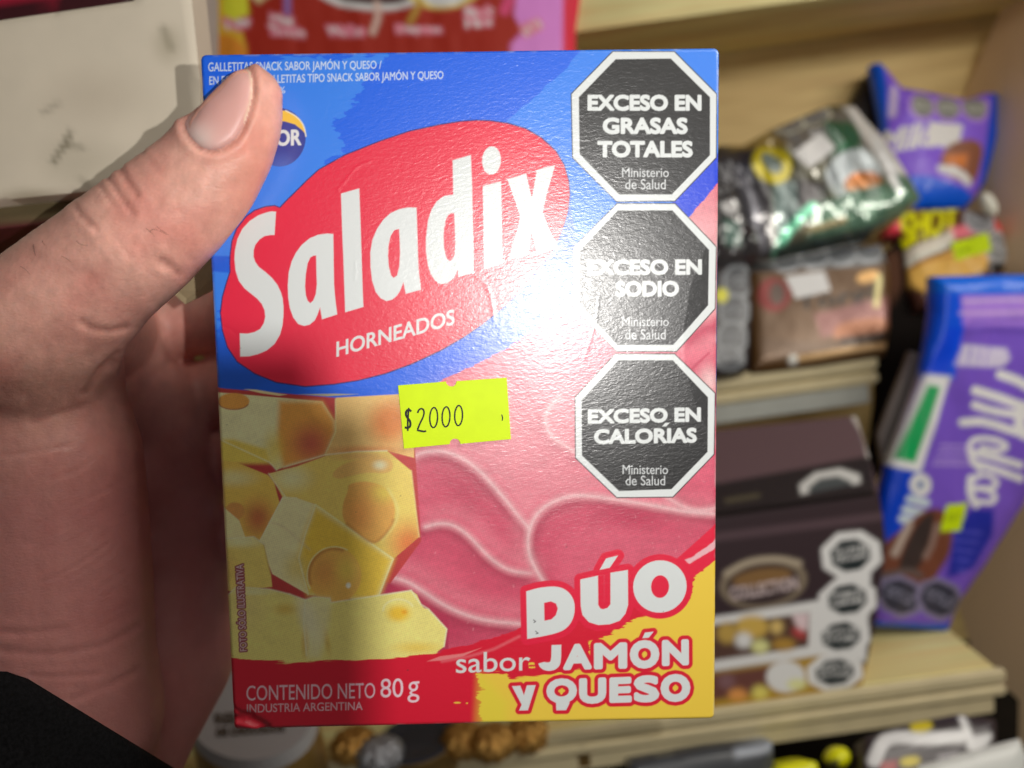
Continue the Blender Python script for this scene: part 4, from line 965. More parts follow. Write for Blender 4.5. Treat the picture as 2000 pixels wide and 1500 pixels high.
pack('dark_packet', 'dark navy packet with crimson top in the shade left of the thumb', 'packet', pl2, [(-400, 450), (260, 430), (280, 620), (-400, 660)], G(24, 22, 28), film, thick=.03, bulge=.004, edge=.02, res=.004, paint=p_dk)
pl2 = Plane((376, 0, .36), (400, 0, .36), (380, 140, .36))
pack('white_post', 'narrow off-white post beside the red bag', 'post', pl2, [(366, -120), (394, -120), (398, 560), (380, 560)], G(190, 190, 180, 1.1), board, thick=.02, res=.002, body='post')

# red bag of sweets behind the box
zb = (at(750, 845, .5))
pl = Plane((390, 100, .43), (1130, 90, .445), (500, 850, .44))
def p_bag(P):
    P.fill([(360, -200), (478, -200), (470, 40), (486, 110), (470, 200), (360, 200)], G(226, 150, 44), rag=8, rf=(.03, .03), soft=2)
    P.fill([(440, -20), (486, -20), (492, 36), (460, 52), (440, 30)], G(236, 190, 50), soft=4)
    P.fill([(1030, -200), (1200, -200), (1200, 300), (990, 300), (996, 96), (1020, 70), (1002, 40)], G(216, 118, 186), soft=3); P.fill([(1100, -200), (1140, -200), (1136, 300), (1096, 300)], G(200, 40, 60), soft=4)
    P.fill(smooth([(395, 118), (420, 70), (470, 80), (500, 130)], 2), G(196, 120, 40), soft=4)
    P.fill(ellipse(736, -22, 122, 52), G(190, 190, 194), soft=3); P.fill(ellipse(736, -26, 106, 44), G(70, 44, 44), soft=4)
    P.fill(ellipse(864, -18, 76, 46), G(196, 172, 96), soft=3); P.fill(ellipse(868, -14, 50, 36), G(210, 206, 200), soft=3)
    P.fill([(484, -10), (548, -10), (510, 18)], G(206, 176, 130), soft=3)
    P.line(smooth([(738, 16), (742, 40), (730, 72)], 2, False), 13, G(186, 160, 150), soft=3); P.line(smooth([(820, 14), (812, 34), (802, 52)], 2, False), 13, G(160, 128, 56), soft=3); P.line([(567, -10), (566, 34)], 13, G(120, 96, 156), soft=3)
    P.line(smooth([(1000, -10), (985, 30)], 2, False), 20, G(196, 70, 110), soft=5)
    hal, tx = G(206, 112, 130), G(226, 190, 206)
    for t, q in (('Yogur', [(440, 46), (494, 40), (496, 64), (442, 70)]), ('Mini', [(533, 36), (576, 42), (576, 60), (533, 55)]), ('Turrón', [(530, 58), (598, 64), (598, 80), (530, 76)]), ('Wafles', [(642, 58), (714, 60), (714, 79), (642, 78)]),
                 ('Duquesa', [(776, 58), (862, 58), (862, 76), (776, 76)]), ('Block', [(908, 24), (962, 20), (962, 42), (908, 45)]), ('Mini', [(910, 48), (958, 44), (958, 60), (910, 64)]), ('LECO', [(1014, 62), (1052, 44), (1058, 62), (1024, 80)])):
        s = text_segs(t, q, .03); P.segs(s, hal, soft=2, grow=4); P.segs(s, tx, soft=1)
pack('sweets_bag', 'red bag of assorted sweets with orange left end and pink right end, behind the box', 'bag of sweets', pl,
     [(384, -220), (1130, -240), (1134, -10), (1124, 60), (1126, 480), (1090, 846), (430, 892), (404, 480), (386, 100)], G(168, 46, 32, 1.2), mat('bag_film', .5, .25, attr=True), thick=.02, bulge=.006, edge=.05, crinkle=.0022, cscale=50, res=.0016, paint=p_bag, back=G(150, 30, 40))

for m_f in (foil_metal, foil):
    b_ = m_f.node_tree.nodes['Principled BSDF']; b_.inputs['Coat Weight'].default_value = 1; b_.inputs['Coat Roughness'].default_value = .09; b_.inputs['Coat IOR'].default_value = 1.8
def GF(r, g, b): return lin(r, g, b, 1.25)
# green and silver foil bag
pl = Plane((1404, 490, .485), (1790, 400, .485), (1540, 250, .50))
def p_green(P):
    P.fill([(1380, 300), (1490, 300), (1508, 505), (1380, 520)], GF(56, 54, 60), soft=8); P.line([(1440, 345), (1462, 420), (1478, 490)], 18, GF(130, 130, 140), soft=8); P.fill([(1436, 290), (1478, 300), (1470, 370), (1440, 360)], GF(34, 34, 52), soft=6)  # the pale streak is a highlight painted on the black part
    P.fill([(1400, 268), (1500, 258), (1560, 300), (1480, 300), (1430, 300)], GF(150, 128, 70), soft=8)
    P.fill([(1500, 262), (1640, 226), (1700, 300), (1560, 330)], GF(112, 108, 104), soft=8)
    for cx, cy in ((1540, 253), (1588, 238)): seal(P, cx, cy, 24, 15, -20, GF(196, 196, 180), GF(116, 116, 118), GF(180, 180, 182))
    P.fill([(1600, 250), (1676, 250), (1670, 310), (1610, 322)], GF(48, 92, 66), soft=8); P.fill([(1618, 300), (1652, 290), (1636, 322)], GF(30, 110, 70), soft=5)
    P.fill(ellipse(1500, 334, 40, 36, 40), GF(206, 190, 20), soft=4); P.fill(ellipse(1500, 330, 25, 16, 45), GF(120, 134, 130), soft=4)
    P.fill([(1500, 372), (1552, 366), (1560, 420), (1516, 500), (1506, 440)], GF(130, 150, 148), soft=7); P.fill([(1546, 366), (1612, 372), (1600, 420), (1550, 420)], GF(92, 88, 90), soft=6)
    P.fill(smooth([(1596, 345), (1640, 306), (1694, 306), (1716, 352), (1690, 380), (1640, 405), (1618, 390)], 2), GF(190, 200, 204), soft=4)
    P.fill(smooth([(1634, 384), (1642, 358), (1690, 344), (1712, 362), (1706, 378), (1650, 388)], 2), GF(192, 116, 56), soft=4)
    P.fill([(1570, 420), (1650, 388), (1730, 370), (1770, 410), (1700, 450), (1570, 480)], GF(60, 98, 80), soft=6)
    for k in range(9): P.line([(1560 + k * 4, 480 - k * 12), (1700, 440 - k * 9), (1760, 420 - k * 9)], 2.5, GF(130, 160, 130), soft=2, alpha=.5)
    P.line(smooth([(1514, 500), (1530, 462), (1560, 430), (1575, 418)], 2, False), 17, GF(120, 230, 180), soft=5)
    P.fill([(1640, 215), (1680, 215), (1740, 300), (1796, 380), (1784, 408), (1740, 380), (1700, 310)], G(196, 200, 196), soft=6)
    for k in range(7): P.line([(1664 + k * 8, 250 + k * 3), (1700 + k * 10, 330), (1750 + k * 6, 392)], 3, GF(236, 240, 238), soft=2, alpha=.7)
    P.fill([(1740, 352), (1770, 352), (1798, 392), (1782, 410), (1752, 396)], GF(80, 126, 104), soft=5)
    P.fill([(1508, 486), (1700, 452), (1700, 520), (1508, 520)], GF(40, 52, 46), soft=8); P.line([(1570, 460), (1640, 440)], 10, GF(150, 130, 90), soft=6)
    P.fill([(1538, 316), (1594, 272), (1620, 306), (1572, 344)], G(220, 222, 224), soft=2)
pack('foil_bag', 'crumpled green and silver foil bag lying on the upper shelf', 'sweets bag', pl,
     [(1330, 330), (1404, 284), (1450, 285), (1508, 253), (1570, 226), (1620, 206), (1668, 206), (1690, 235), (1727, 274), (1770, 340), (1798, 388), (1780, 408), (1757, 428), (1722, 450), (1690, 468), (1600, 490), (1510, 508), (1400, 512), (1330, 512)], GF(90, 88, 70), foil_metal, thick=.01, bulge=.010, edge=.035, crinkle=.0036, cscale=80, res=.0013,
     paint=p_green, parts=[('price_label', [(1538, 316), (1594, 272), (1620, 306), (1572, 344)]), ('warning_seal', octagon(1540, 253, 30, 19, -20)), ('warning_seal', octagon(1588, 238, 30, 19, -20))], mats={'price_label': paper})

# purple chocolate bag standing behind
pl = Plane((1700, 128, .545), (1945, 186, .54), (1800, 410, .53))
PUR, PBLUE = G(106, 74, 192, 2.0), G(0, 70, 200, 2.0)
def p_purple(P):
    P.fill([(1690, 110), (1716, 125), (1724, 180), (1728, 260), (1700, 300), (1680, 200)], PBLUE, soft=3); P.fill([(1926, 170), (1960, 170), (1950, 380), (1900, 440), (1905, 330), (1916, 260)], G(0, 62, 176), soft=3)
    P.fill([(1720, 352), (1800, 356), (1860, 376), (1890, 388), (1900, 440), (1720, 440)], PBLUE, soft=3)
    for k, x in enumerate((1787, 1837, 1888)): seal(P, x, 221 + k * 2, 22, 22, 4, G(150, 120, 205), G(110, 112, 108), G(172, 176, 170))
    P.text('Milka', [(1722, 262), (1822, 250), (1810, 302), (1712, 308)], G(226, 226, 240), .03, soft=1.2)
    P.fill([(1798, 252), (1862, 258), (1854, 304), (1792, 296)], G(206, 208, 214), soft=2)
    P.fill(smooth([(1826, 300), (1872, 284), (1908, 296), (1898, 350), (1880, 376), (1818, 350)], 2), G(118, 74, 54), soft=3); P.fill([(1830, 316), (1872, 316), (1866, 340), (1830, 336)], G(180, 106, 50), soft=6)
    P.line(smooth([(1822, 342), (1850, 348), (1874, 366)], 2, False), 16, G(200, 196, 200), soft=3)
    P.line([(1736, 186), (1734, 232)], 13, G(180, 170, 226), soft=4, alpha=.8)
pack('chocolate_bag', 'purple chocolate bag with blue rim and three grey seals, standing against the wall', 'chocolate', pl,
     [(1698, 128), (1712, 124), (1726, 134), (1742, 154), (1760, 174), (1800, 180), (1860, 192), (1885, 196), (1922, 182), (1946, 186), (1945, 272), (1922, 360), (1896, 396), (1878, 412), (1796, 412), (1740, 420), (1722, 330), (1719, 240)], PUR, film, thick=.004, bulge=.012, edge=.03, crinkle=.002, cscale=70, res=.0013, paint=p_purple,
     parts=[('price_label', [(1798, 252), (1862, 258), (1854, 304), (1792, 296)])] + [('warning_seal', octagon(x, 221 + k * 2, 28, 28, 4)) for k, x in enumerate((1787, 1837, 1888))], mats={'price_label': paper})
pl2 = Plane((1660, 150, .56), (1730, 150, .56), (1690, 330, .56))
pack('black_packet', 'black packet standing between the foil bag and the purple chocolate bag', 'packet', pl2, [(1672, 190), (1698, 136), (1722, 220), (1732, 330), (1690, 430), (1650, 330)], G(30, 26, 28), film, thick=.012, bulge=.004, edge=.015, res=.002)

# yellow lettered chocolate
pl = Plane((1752, 560, .505), (1950, 520, .50), (1790, 405, .525))
def p_shot(P):
    P.fill([(1720, 405), (1775, 412), (1762, 460), (1722, 462)], G(196, 40, 60), soft=5); P.fill([(1940, 425), (1960, 440), (1954, 470), (1934, 460)], G(206, 60, 60), soft=4)
    P.fill([(1756, 412), (1868, 412), (1858, 462), (1760, 494)], G(96, 70, 20), soft=3)
    P.text('SHOT', [(1752, 424), (1868, 410), (1858, 462), (1758, 494)], G(226, 204, 8), .025, soft=1.5)
    P.fill([(1842, 460), (1890, 448), (1900, 470), (1850, 482)], G(216, 96, 110), soft=4)
    P.fill([(1764, 498), (1850, 464), (1856, 484), (1772, 526)], G(186, 180, 168), soft=3); P.fill([(1770, 530), (1850, 500), (1930, 505), (1915, 540), (1800, 580), (1772, 560)], G(196, 150, 74), soft=4)
    P.line(smooth([(1776, 530), (1830, 512), (1900, 510)], 2, False), 5, G(150, 96, 40), soft=3); P.line([(1772, 520), (1840, 492)], 10, G(214, 204, 180), soft=4)
    seal(P, 1905, 441, 24, 22, 8, G(140, 140, 146), G(104, 106, 110), G(150, 152, 156)); seal(P, 1942, 492, 22, 26, 14, G(150, 150, 152), G(112, 114, 116), G(160, 162, 164)); P.fill([(1920, 525), (1958, 520), (1956, 536), (1930, 544)], G(20, 20, 22), soft=4)
    P.fill([(1848, 488), (1920, 468), (1928, 502), (1858, 522)], (.66, .88, 0), soft=1.5); P.text('$1400', [(1858, 500), (1890, 492), (1892, 506), (1860, 513)], G(90, 110, 10), 0, soft=1.2)
pack('peanut_chocolate', 'brown chocolate pack with yellow SHOT lettering and a neon price tag', 'chocolate', pl,
     [(1722, 420), (1760, 406), (1800, 412), (1880, 408), (1900, 416), (1940, 420), (1956, 445), (1968, 500), (1955, 545), (1900, 600), (1790, 600), (1772, 560), (1762, 500), (1750, 462), (1726, 466)], G(70, 42, 34), film, thick=.008, bulge=.008, edge=.02, crinkle=.002, res=.0013, paint=p_shot,
     parts=[('price_tag', [(1848, 488), (1920, 468), (1928, 502), (1858, 522)]), ('warning_seal', octagon(1905, 441, 30, 28, 8)), ('warning_seal', octagon(1942, 492, 28, 32, 14))], mats={'price_tag': paper})
wl = Plane((1925, 380, .50), (1945, 380, .50), (1935, 420, .50))
pack('white_wrapper', 'small white wrapper tip beside the grey panel above the yellow lettered chocolate', 'wrapper', wl, smooth([(1922, 372), (1940, 382), (1952, 405), (1945, 425), (1928, 412), (1918, 388)], 2), G(206, 200, 180), film, thick=.004, bulge=.003, edge=.006, res=.0012)

# bronze chocolate pack, plus the dark one with a column of seals
pl = Plane((1466, 722, .478), (1735, 690, .478), (1480, 522, .495))
def p_bronze(P):
    n = fbm(P.X * .02, P.Y * .05, 4)[:, None]; P.C *= .9 + .2 * n
    P.fill([(1460, 505), (1740, 470), (1740, 512), (1700, 524), (1508, 534), (1460, 534)], GF(96, 98, 100), soft=4)
    for k in range(4): seal(P, 1532 + k * 54, 512 - k * 6, 23, 19, -6, GF(150, 154, 158), GF(104, 108, 112), GF(140, 144, 150))
    P.fill(ellipse(1508, 580, 33, 33), GF(118, 34, 30), soft=4); P.fill(ellipse(1514, 578, 15, 21), GF(74, 56, 46), soft=4)
    P.text('Torgi', [(1549, 584), (1700, 556), (1702, 606), (1552, 618)], GF(24, 16, 12), .02, soft=1.2)
    P.fill([(1586, 618), (1735, 580), (1735, 640), (1600, 662)], GF(140, 92, 92), soft=8, alpha=.7); P.fill(smooth([(1622, 650), (1640, 632), (1730, 622), (1730, 650), (1690, 662), (1626, 668)], 1), GF(150, 96, 66), soft=4)
    P.fill([(1635, 664), (1730, 652), (1730, 664), (1640, 676)], GF(44, 34, 28), soft=3)
    for k in range(4): P.line([(1486, 668 + k * 9), (1600, 676 + k * 7), (1735, 664 + k * 9)], 3, GF(60, 44, 30), soft=2, alpha=.7)
    P.line([(1556, 704), (1640, 690), (1735, 676)], 10, GF(210, 172, 122), soft=4); P.fill(ellipse(1546, 706, 9, 9), GF(250, 236, 214), soft=3)
    P.fill(ellipse(1690, 545, 22, 11, -15), GF(206, 160, 96), soft=5); P.line([(1712, 545), (1706, 600)], 10, GF(176, 168, 110), soft=5)
    P.fill([(1530, 545), (1606, 534), (1618, 572), (1550, 588)], G(220, 222, 226), soft=2)
pack('bronze_chocolate', 'bronze foil chocolate pack with a white price label, on the shelf edge', 'chocolate', pl,
     [(1460, 524), (1520, 500), (1600, 492), (1720, 478), (1736, 520), (1738, 640), (1728, 694), (1600, 714), (1500, 726), (1468, 728)], G(92, 64, 34, 1.1), mat('bronze_film', .3, .6, metal=.25, attr=True), thick=.03, bulge=.004, edge=.01, crinkle=.0008, cscale=60, res=.0012, paint=p_bronze,
     parts=[('price_label', [(1530, 545), (1606, 534), (1618, 572), (1550, 588)])] + [('warning_seal', octagon(1532 + k * 54, 512 - k * 6, 29, 24, -6)) for k in range(4)], mats={'price_label': paper})
pl = Plane((1404, 735, .470), (1466, 726, .470), (1404, 510, .485))
def p_blk(P):
    for k, (x, y) in enumerate(((1440, 552), (1433, 610), (1428, 662), (1422, 702))): seal(P, x, y, 24, 26 if k < 3 else 18, 0, G(112, 116, 120), G(58, 60, 64), G(104, 108, 114))
    P.fill(ellipse(1408, 580, 12, 14), G(206, 186, 20), soft=4)
pack('black_chocolate', 'black chocolate pack with a column of grey warning seals beside the box', 'chocolate', pl,
     [(1330, 530), (1404, 518), (1462, 514), (1468, 600), (1462, 724), (1404, 735), (1330, 745)], G(30, 24, 26), film, thick=.03, bulge=.003, edge=.01, res=.0012, paint=p_blk,
     parts=[('warning_seal', octagon(x, y, 30, 32 if k < 3 else 22)) for k, (x, y) in enumerate(((1440, 552), (1433, 610), (1428, 662), (1422, 702)))])
pl = Plane((1404, 520, .482), (1510, 520, .482), (1404, 330, .495))
pack('dark_sweets_bag', 'dark crumpled bag with painted pale glints between the box and the green foil bag', 'sweets bag', pl, [(1330, 330), (1404, 320), (1440, 360), (1470, 430), (1505, 505), (1404, 522), (1330, 530)], G(44, 42, 44), foil, thick=.01, bulge=.012, edge=.03, crinkle=.006, cscale=110, res=.0013,
     paint=lambda P: (P.fill(ellipse(1417, 418, 15, 13, 30), G(220, 222, 226), soft=4), P.fill([(1404, 440), (1440, 450), (1440, 490), (1404, 490)], G(70, 100, 92), soft=6)))  # the white disc is a glint put into the colour
pl2 = Plane((1738, 480, .515), (1800, 480, .515), (1750, 800, .50))  # dark matte piece filling the dark gap behind the bar
pack('dark_gap_piece', 'dark brown upright piece filling the dark gap behind the tall purple bar', 'chocolate', pl2, [(1722, 500), (1760, 470), (1830, 540), (1830, 760), (1780, 800), (1700, 960), (1722, 780)], G(22, 17, 15, 1), mat('dark_matte', .85, .1, attr=True), thick=.012, bulge=.003, edge=.015, res=.0025,
     paint=lambda P: P.fill([(1726, 500), (1752, 490), (1760, 560), (1736, 600)], G(70, 46, 34), soft=8))

# dark gift box of chocolates
mat_gift = mat('gift_board', .4, .4, attr=True)
plf = Plane((1404, 1384, .402), (1676, 1336, .402), (1404, 1004, .408))
WH = G(206, 210, 206, 1.5)
def p_gift(P):
    P.line([(1390, 1050), (1720, 1008)], 16, G(84, 66, 72), soft=5, alpha=.6)
    P.fill(ellipse(1490, 1138, 86, 50, -8), G(112, 100, 84), soft=5); P.fill(ellipse(1490, 1140, 72, 40, -8), G(48, 36, 38), soft=5); P.fill(ellipse(1488, 1128, 58, 18, -8), G(112, 84, 50), soft=6)
    P.line(smooth([(1418, 1120), (1460, 1096), (1520, 1090), (1560, 1100)], 2, False), 12, G(150, 138, 120), soft=5)
    P.text('COLLECTION', [(1424, 1146), (1556, 1126), (1560, 1150), (1428, 1172)], G(176, 160, 160), .02, soft=1.5)
    P.fill([(1380, 1206), (1600, 1172), (1640, 1120), (1700, 1120), (1690, 1290), (1604, 1280), (1380, 1312)], WH, soft=2.5)
    P.fill([(1380, 1222), (1580, 1196), (1578, 1262), (1380, 1292)], G(74, 52, 44), soft=2)
    P.fill(ellipse(1468, 1224, 32, 22), G(176, 146, 70), soft=9); P.fill(ellipse(1420, 1236, 20, 20), G(160, 132, 66), soft=9); P.fill(ellipse(1452, 1250, 16, 15), G(206, 206, 214), soft=9); P.fill(ellipse(1484, 1262, 17, 13), G(226, 200, 130), soft=9); P.fill(ellipse(1530, 1258, 22, 12), G(150, 116, 50), soft=9); P.fill(ellipse(1516, 1224, 12, 13), G(186, 160, 96), soft=9)
    P.fill([(1546, 1200), (1578, 1198), (1576, 1230), (1560, 1236)], G(206, 170, 174), soft=4); P.fill(ellipse(1560, 1236, 14, 8, 30), G(160, 56, 58), soft=9)
    P.fill([(1380, 1314), (1610, 1278), (1700, 1300), (1690, 1340), (1380, 1396)], G(150, 118, 40), soft=3)
    P.fill([(1380, 1318), (1506, 1300), (1500, 1352), (1380, 1368)], G(92, 56, 50), soft=6); P.fill(ellipse(1440, 1356, 18, 12), G(196, 130, 70), soft=9); P.fill(ellipse(1484, 1352, 16, 14), G(222, 178, 90), soft=9); P.fill(ellipse(1418, 1330, 16, 14), G(110, 80, 84), soft=9)
    P.fill(ellipse(1534, 1321, 38, 31), G(206, 210, 200), soft=3); P.fill(ellipse(1556, 1336, 18, 10), G(200, 190, 130), soft=9)
    for x, y, r, q in ((1662, 1084, 58, 46), (1655, 1172, 56, 42), (1644, 1242, 54, 38), (1630, 1312, 54, 36)):
        P.fill(octagon(x, y, r, q, -6), WH, soft=2)
    for x, y, r, q in ((1660, 1084, 38, 30), (1654, 1170, 37, 28), (1642, 1242, 37, 26), (1630, 1312, 37, 24)):
        P.fill(octagon(x, y, r, q, -8), G(26, 34, 36), soft=1.5)
        for k, t in enumerate(('EXCESO EN', 'AZÚCARES')):
            yy = y - 6 + k * 14; P.text(t, [(x - 32, yy - 6), (x + 32, yy - 13), (x + 32, yy - 2), (x - 32, yy + 5)], G(190, 196, 196), .02, soft=1.2)
frontpoly = [(1330, 1012), (1404, 1002), (1716, 960), (1724, 1010), (1730, 1060), (1722, 1130), (1712, 1200), (1700, 1260), (1684, 1338), (1404, 1386), (1330, 1397)]
gift = pack('gift_box', 'dark brown gift box of chocolates with a window and a white column of four seals', 'gift box', plf, frontpoly, G(46, 34, 38), mat_gift, thick=.075, edge=.004, bulge=.0006, res=.0011, paint=p_gift, body='carton',
     parts=[('oval_emblem', ellipse(1490, 1138, 88, 52, -8)), ('window', [(1380, 1222), (1580, 1196), (1578, 1262), (1380, 1292)])] + [('warning_seal', octagon(x, y, r, q, -6)) for x, y, r, q in ((1662, 1084, 58, 46), (1655, 1172, 56, 42), (1644, 1242, 54, 38), (1630, 1312, 54, 36))])
def p_lid(P):
    P.fill([(1300, 945), (1400, 945), (1700, 890), (1720, 1040), (1300, 1060)], G(34, 28, 30), soft=4)
    P.line([(1420, 978), (1480, 968)], 9, G(70, 64, 50), soft=5)
    P.fill(octagon(1622, 950, 60, 32, -10), G(168, 168, 166), soft=3); P.fill(octagon(1622, 956, 42, 24, -8), G(60, 64, 66), soft=3); P.fill([(1555, 968), (1690, 942), (1700, 1010), (1560, 1010)], G(34, 28, 30), soft=2)
    P.line(smooth([(1668, 816), (1690, 850), (1697, 890)], 2, False), 8, G(170, 166, 160), soft=3)
lidpl = Plane((1404, 1004, .404), (1716, 960, .404), (1404, 842, .450))
lid = pack('gift_lid', 'x', 'gift box', lidpl, [(1330, 1010), (1404, 1001), (1716, 958), (1700, 900), (1672, 812), (1404, 840), (1330, 850)], G(80, 62, 66), mat_gift, thick=.004, res=.0013, paint=p_lid, body='lid')
for ch in list(lid.children):
    off = np.array(lid.location) - np.array(gift.location)
    ch.parent = gift
    ch.data.transform(Matrix.Translation(Vector(off)))
bpy.data.objects.remove(lid)

# tall purple bar leaning at the right
pl = Plane((1735, 1225, .445), (1846, 1228, .445), (1830, 560, .43))
def p_bar(P):
    B2 = G(0, 62, 200)
    P.fill([(1790, 500), (2300, 500), (2300, 575), (1790, 580)], G(0, 84, 226), soft=2); P.fill([(1790, 570), (1860, 575), (1868, 640), (1850, 740), (1790, 740)], G(0, 66, 206), soft=2)
    P.fill([(1862, 578), (2300, 570), (2300, 640), (1866, 634)], G(140, 104, 214), soft=6); P.line([(1860, 612), (2300, 606)], 6, G(176, 150, 236), soft=4, alpha=.8); P.line([(1880, 628), (2000, 622), (2300, 626)], 7, G(80, 56, 150), soft=4, alpha=.6); P.line([(1866, 590), (1960, 586), (2100, 592)], 4, G(196, 176, 240), soft=3, alpha=.7); P.line([(1870, 650), (1930, 644), (2040, 652)], 9, G(70, 48, 136), soft=5, alpha=.6)  # pale and dark lines paint the light and shade of wrinkles
    P.fill([(1838, 640), (1864, 640), (1838, 735), (1800, 730)], G(0, 56, 190), soft=2); P.fill([(1680, 900), (1790, 900), (1782, 950), (1760, 1010), (1730, 1060), (1690, 1100), (1660, 1000)], G(0, 52, 170), soft=3)
    P.fill([(1803, 730), (1845, 733), (1786, 918), (1730, 908)], G(206, 214, 222), soft=3); P.fill([(1806, 750), (1826, 754), (1776, 900), (1742, 893)], G(0, 134, 70), soft=2.5)
    P.fill([(1866, 672), (1952, 680), (1958, 700), (1946, 714), (1930, 716), (1850, 712)], G(174, 168, 206), soft=3)
    for k in range(4): P.line([(1862 + k * 18, 680), (1856 + k * 18, 708)], 3, G(120, 100, 176), soft=1.5)
    # the white script running down the bar
    W = G(206, 210, 224)
    for p, w in (([(1940, 730), (1975, 742), (2010, 768), (2040, 800)], 28), ([(1888, 760), (1930, 772), (1978, 790), (2020, 800)], 28), ([(1888, 788), (1930, 802), (1986, 808)], 24), ([(1868, 822), (1910, 820), (1950, 834), (1990, 846)], 26), ([(1978, 800), (1974, 830), (1986, 846)], 34),
                 ([(1900, 912), (1880, 882), (1884, 856), (1920, 852), (1955, 866), (1940, 878), (1905, 872)], 18), ([(1886, 880), (1930, 890), (1976, 904)], 22), ([(1890, 900), (1940, 916), (1978, 930)], 22), ([(1884, 930), (1880, 960), (1892, 980)], 22), ([(1890, 930), (1912, 920), (1934, 936), (1926, 948), (1900, 950)], 16),
                 ([(1886, 950), (1900, 946), (1930, 960), (1924, 976), (1896, 974)], 16)):
        P.line(smooth(p, 3, False), w * .62, W, soft=1.6)
    for y in (866, 878, 892, 902): P.line([(1824 - (y - 866) * .4, y), (1880, y + 2)], 5, G(160, 140, 200), soft=2, alpha=.6)
    P.fill(ellipse(1785, 942, 20, 22), G(196, 204, 216), soft=2); P.fill(ellipse(1785, 942, 6, 8), G(90, 110, 150), soft=2)
    for k, (x, y) in enumerate(((1780, 974), (1772, 994), (1766, 1012))): P.line([(x - 14, y - 4), (x + 14, y + 2)], 16, G(172, 184, 204), soft=2)
    P.fill(smooth([(1790, 990), (1820, 985), (1838, 1000), (1850, 1040), (1840, 1080), (1810, 1130), (1780, 1150), (1700, 1130), (1710, 1060), (1760, 1020)], 2), G(98, 56, 40), soft=4)
    P.fill(smooth([(1790, 1000), (1815, 990), (1800, 1060), (1780, 1110), (1740, 1110), (1750, 1070)], 2), G(50, 40, 38), soft=4); P.line([(1764, 1020), (1748, 1050), (1736, 1074)], 14, G(150, 136, 126), soft=4); P.line([(1816, 1020), (1806, 1060), (1796, 1080)], 12, G(120, 98, 90), soft=4); P.line(smooth([(1710, 1118), (1760, 1104), (1785, 1116)], 2, False), 12, G(84, 72, 70), soft=4)
    P.fill([(1848, 1040), (1880, 990), (1924, 988), (1924, 1040), (1890, 1100), (1836, 1120)], G(28, 36, 136), soft=5)
    for k in range(5): P.line([(1850 + k, 1030 + k * 18), (1900 - k * 8, 1034 + k * 18)], 4, G(80, 80, 176), soft=2, alpha=.8)
    for x, y in ((1746, 1156), (1822, 1162)): seal(P, x, y, 36, 30, 24, G(110, 104, 132), G(46, 46, 58), G(124, 124, 146))
    P.fill([(1690, 1206), (1860, 1212), (1860, 1250), (1690, 1250)], G(0, 76, 214), soft=2)
    P.fill([(1834, 980), (1876, 976), (1862, 1030), (1822, 1032)], (.66, .88, 0), soft=1.5); P.text('$4200', [(1838, 998), (1864, 996), (1860, 1010), (1834, 1012)], G(110, 130, 10), 0, soft=1.2)
pack('chocolate_bar', 'tall purple and blue chocolate bar with white script, leaning at the right edge', 'chocolate', pl,
     [(1820, 540), (1900, 538), (2160, 534), (2155, 640), (2120, 700), (2060, 840), (1996, 985), (1930, 1090), (1872, 1172), (1848, 1232), (1704, 1222), (1690, 1160), (1712, 1010), (1735, 905), (1800, 735), (1816, 640), (1820, 610)], G(94, 66, 160, 1.9), film, thick=.006, bulge=.007, edge=.012, crinkle=.0022, cscale=60, res=.0012, paint=p_bar,
     parts=[('price_tag', [(1834, 980), (1876, 976), (1862, 1030), (1822, 1032)]), ('green_label', [(1803, 730), (1845, 733), (1786, 918), (1730, 908)]), ('warning_seal', octagon(1746, 1156, 46, 38, 24)), ('warning_seal', octagon(1822, 1162, 46, 38, 24))], mats={'price_tag': paper})
pl2 = Plane((1783, 690, .455), (1735, 900, .46), (1800, 900, .455))
pack('grey_sleeve', 'grey card sleeve standing behind the tall purple bar', 'card sleeve', pl2, [(1782, 680), (1800, 700), (1812, 740), (1790, 900), (1726, 925), (1716, 850)], G(116, 106, 104, 1.6), board, thick=.012, res=.002, paint=lambda P: P.line([(1790, 700), (1730, 880)], 8, G(80, 72, 72), soft=5))

# goods at the bottom: round tub with white paper lid, gold sweets, packs under the shelf
lidc = at(497, 1418, .36)
tub = empty('round_tub', lidc - np.array([0, 0, .03]), 'round gold tub with a white printed lid under the box', 'tub')
plT = Plane((400, 1420, .345), (600, 1400, .345), (490, 1330, .372))
def disc(nm, cx, cy, rx, ry, h, m, par, colors=None, n=48):
    e = ellipse(cx, cy, rx, ry, -4, n); V_ = plT.pt(e[:, 0], e[:, 1], np.full(n, h)); return V_
e1_ = disc('', 490, 1392, 122, 92, .0, None, None); e2_ = disc('', 490, 1392, 128, 97, -.006, None, None); e3_ = disc('', 490, 1400, 130, 99, -.03, None, None)
nn_ = 48
mesh('lid', np.concatenate([e1_, e2_]), [list(range(nn_))] + [[i, i + nn_, (i + 1) % nn_ + nn_, (i + 1) % nn_] for i in range(nn_)], mat('white_lid', .45, .4, color=tuple(G(176, 176, 178, 1.2))), tub, flat=True)
mesh('side', np.concatenate([e2_, e3_]), [[i, i + nn_, (i + 1) % nn_ + nn_, (i + 1) % nn_] for i in range(nn_)] + [list(range(2 * nn_ - 1, nn_ - 1, -1))], mat('gold_side', .35, .5, metal=.5, color=tuple(G(140, 112, 60))), tub)
tv = []
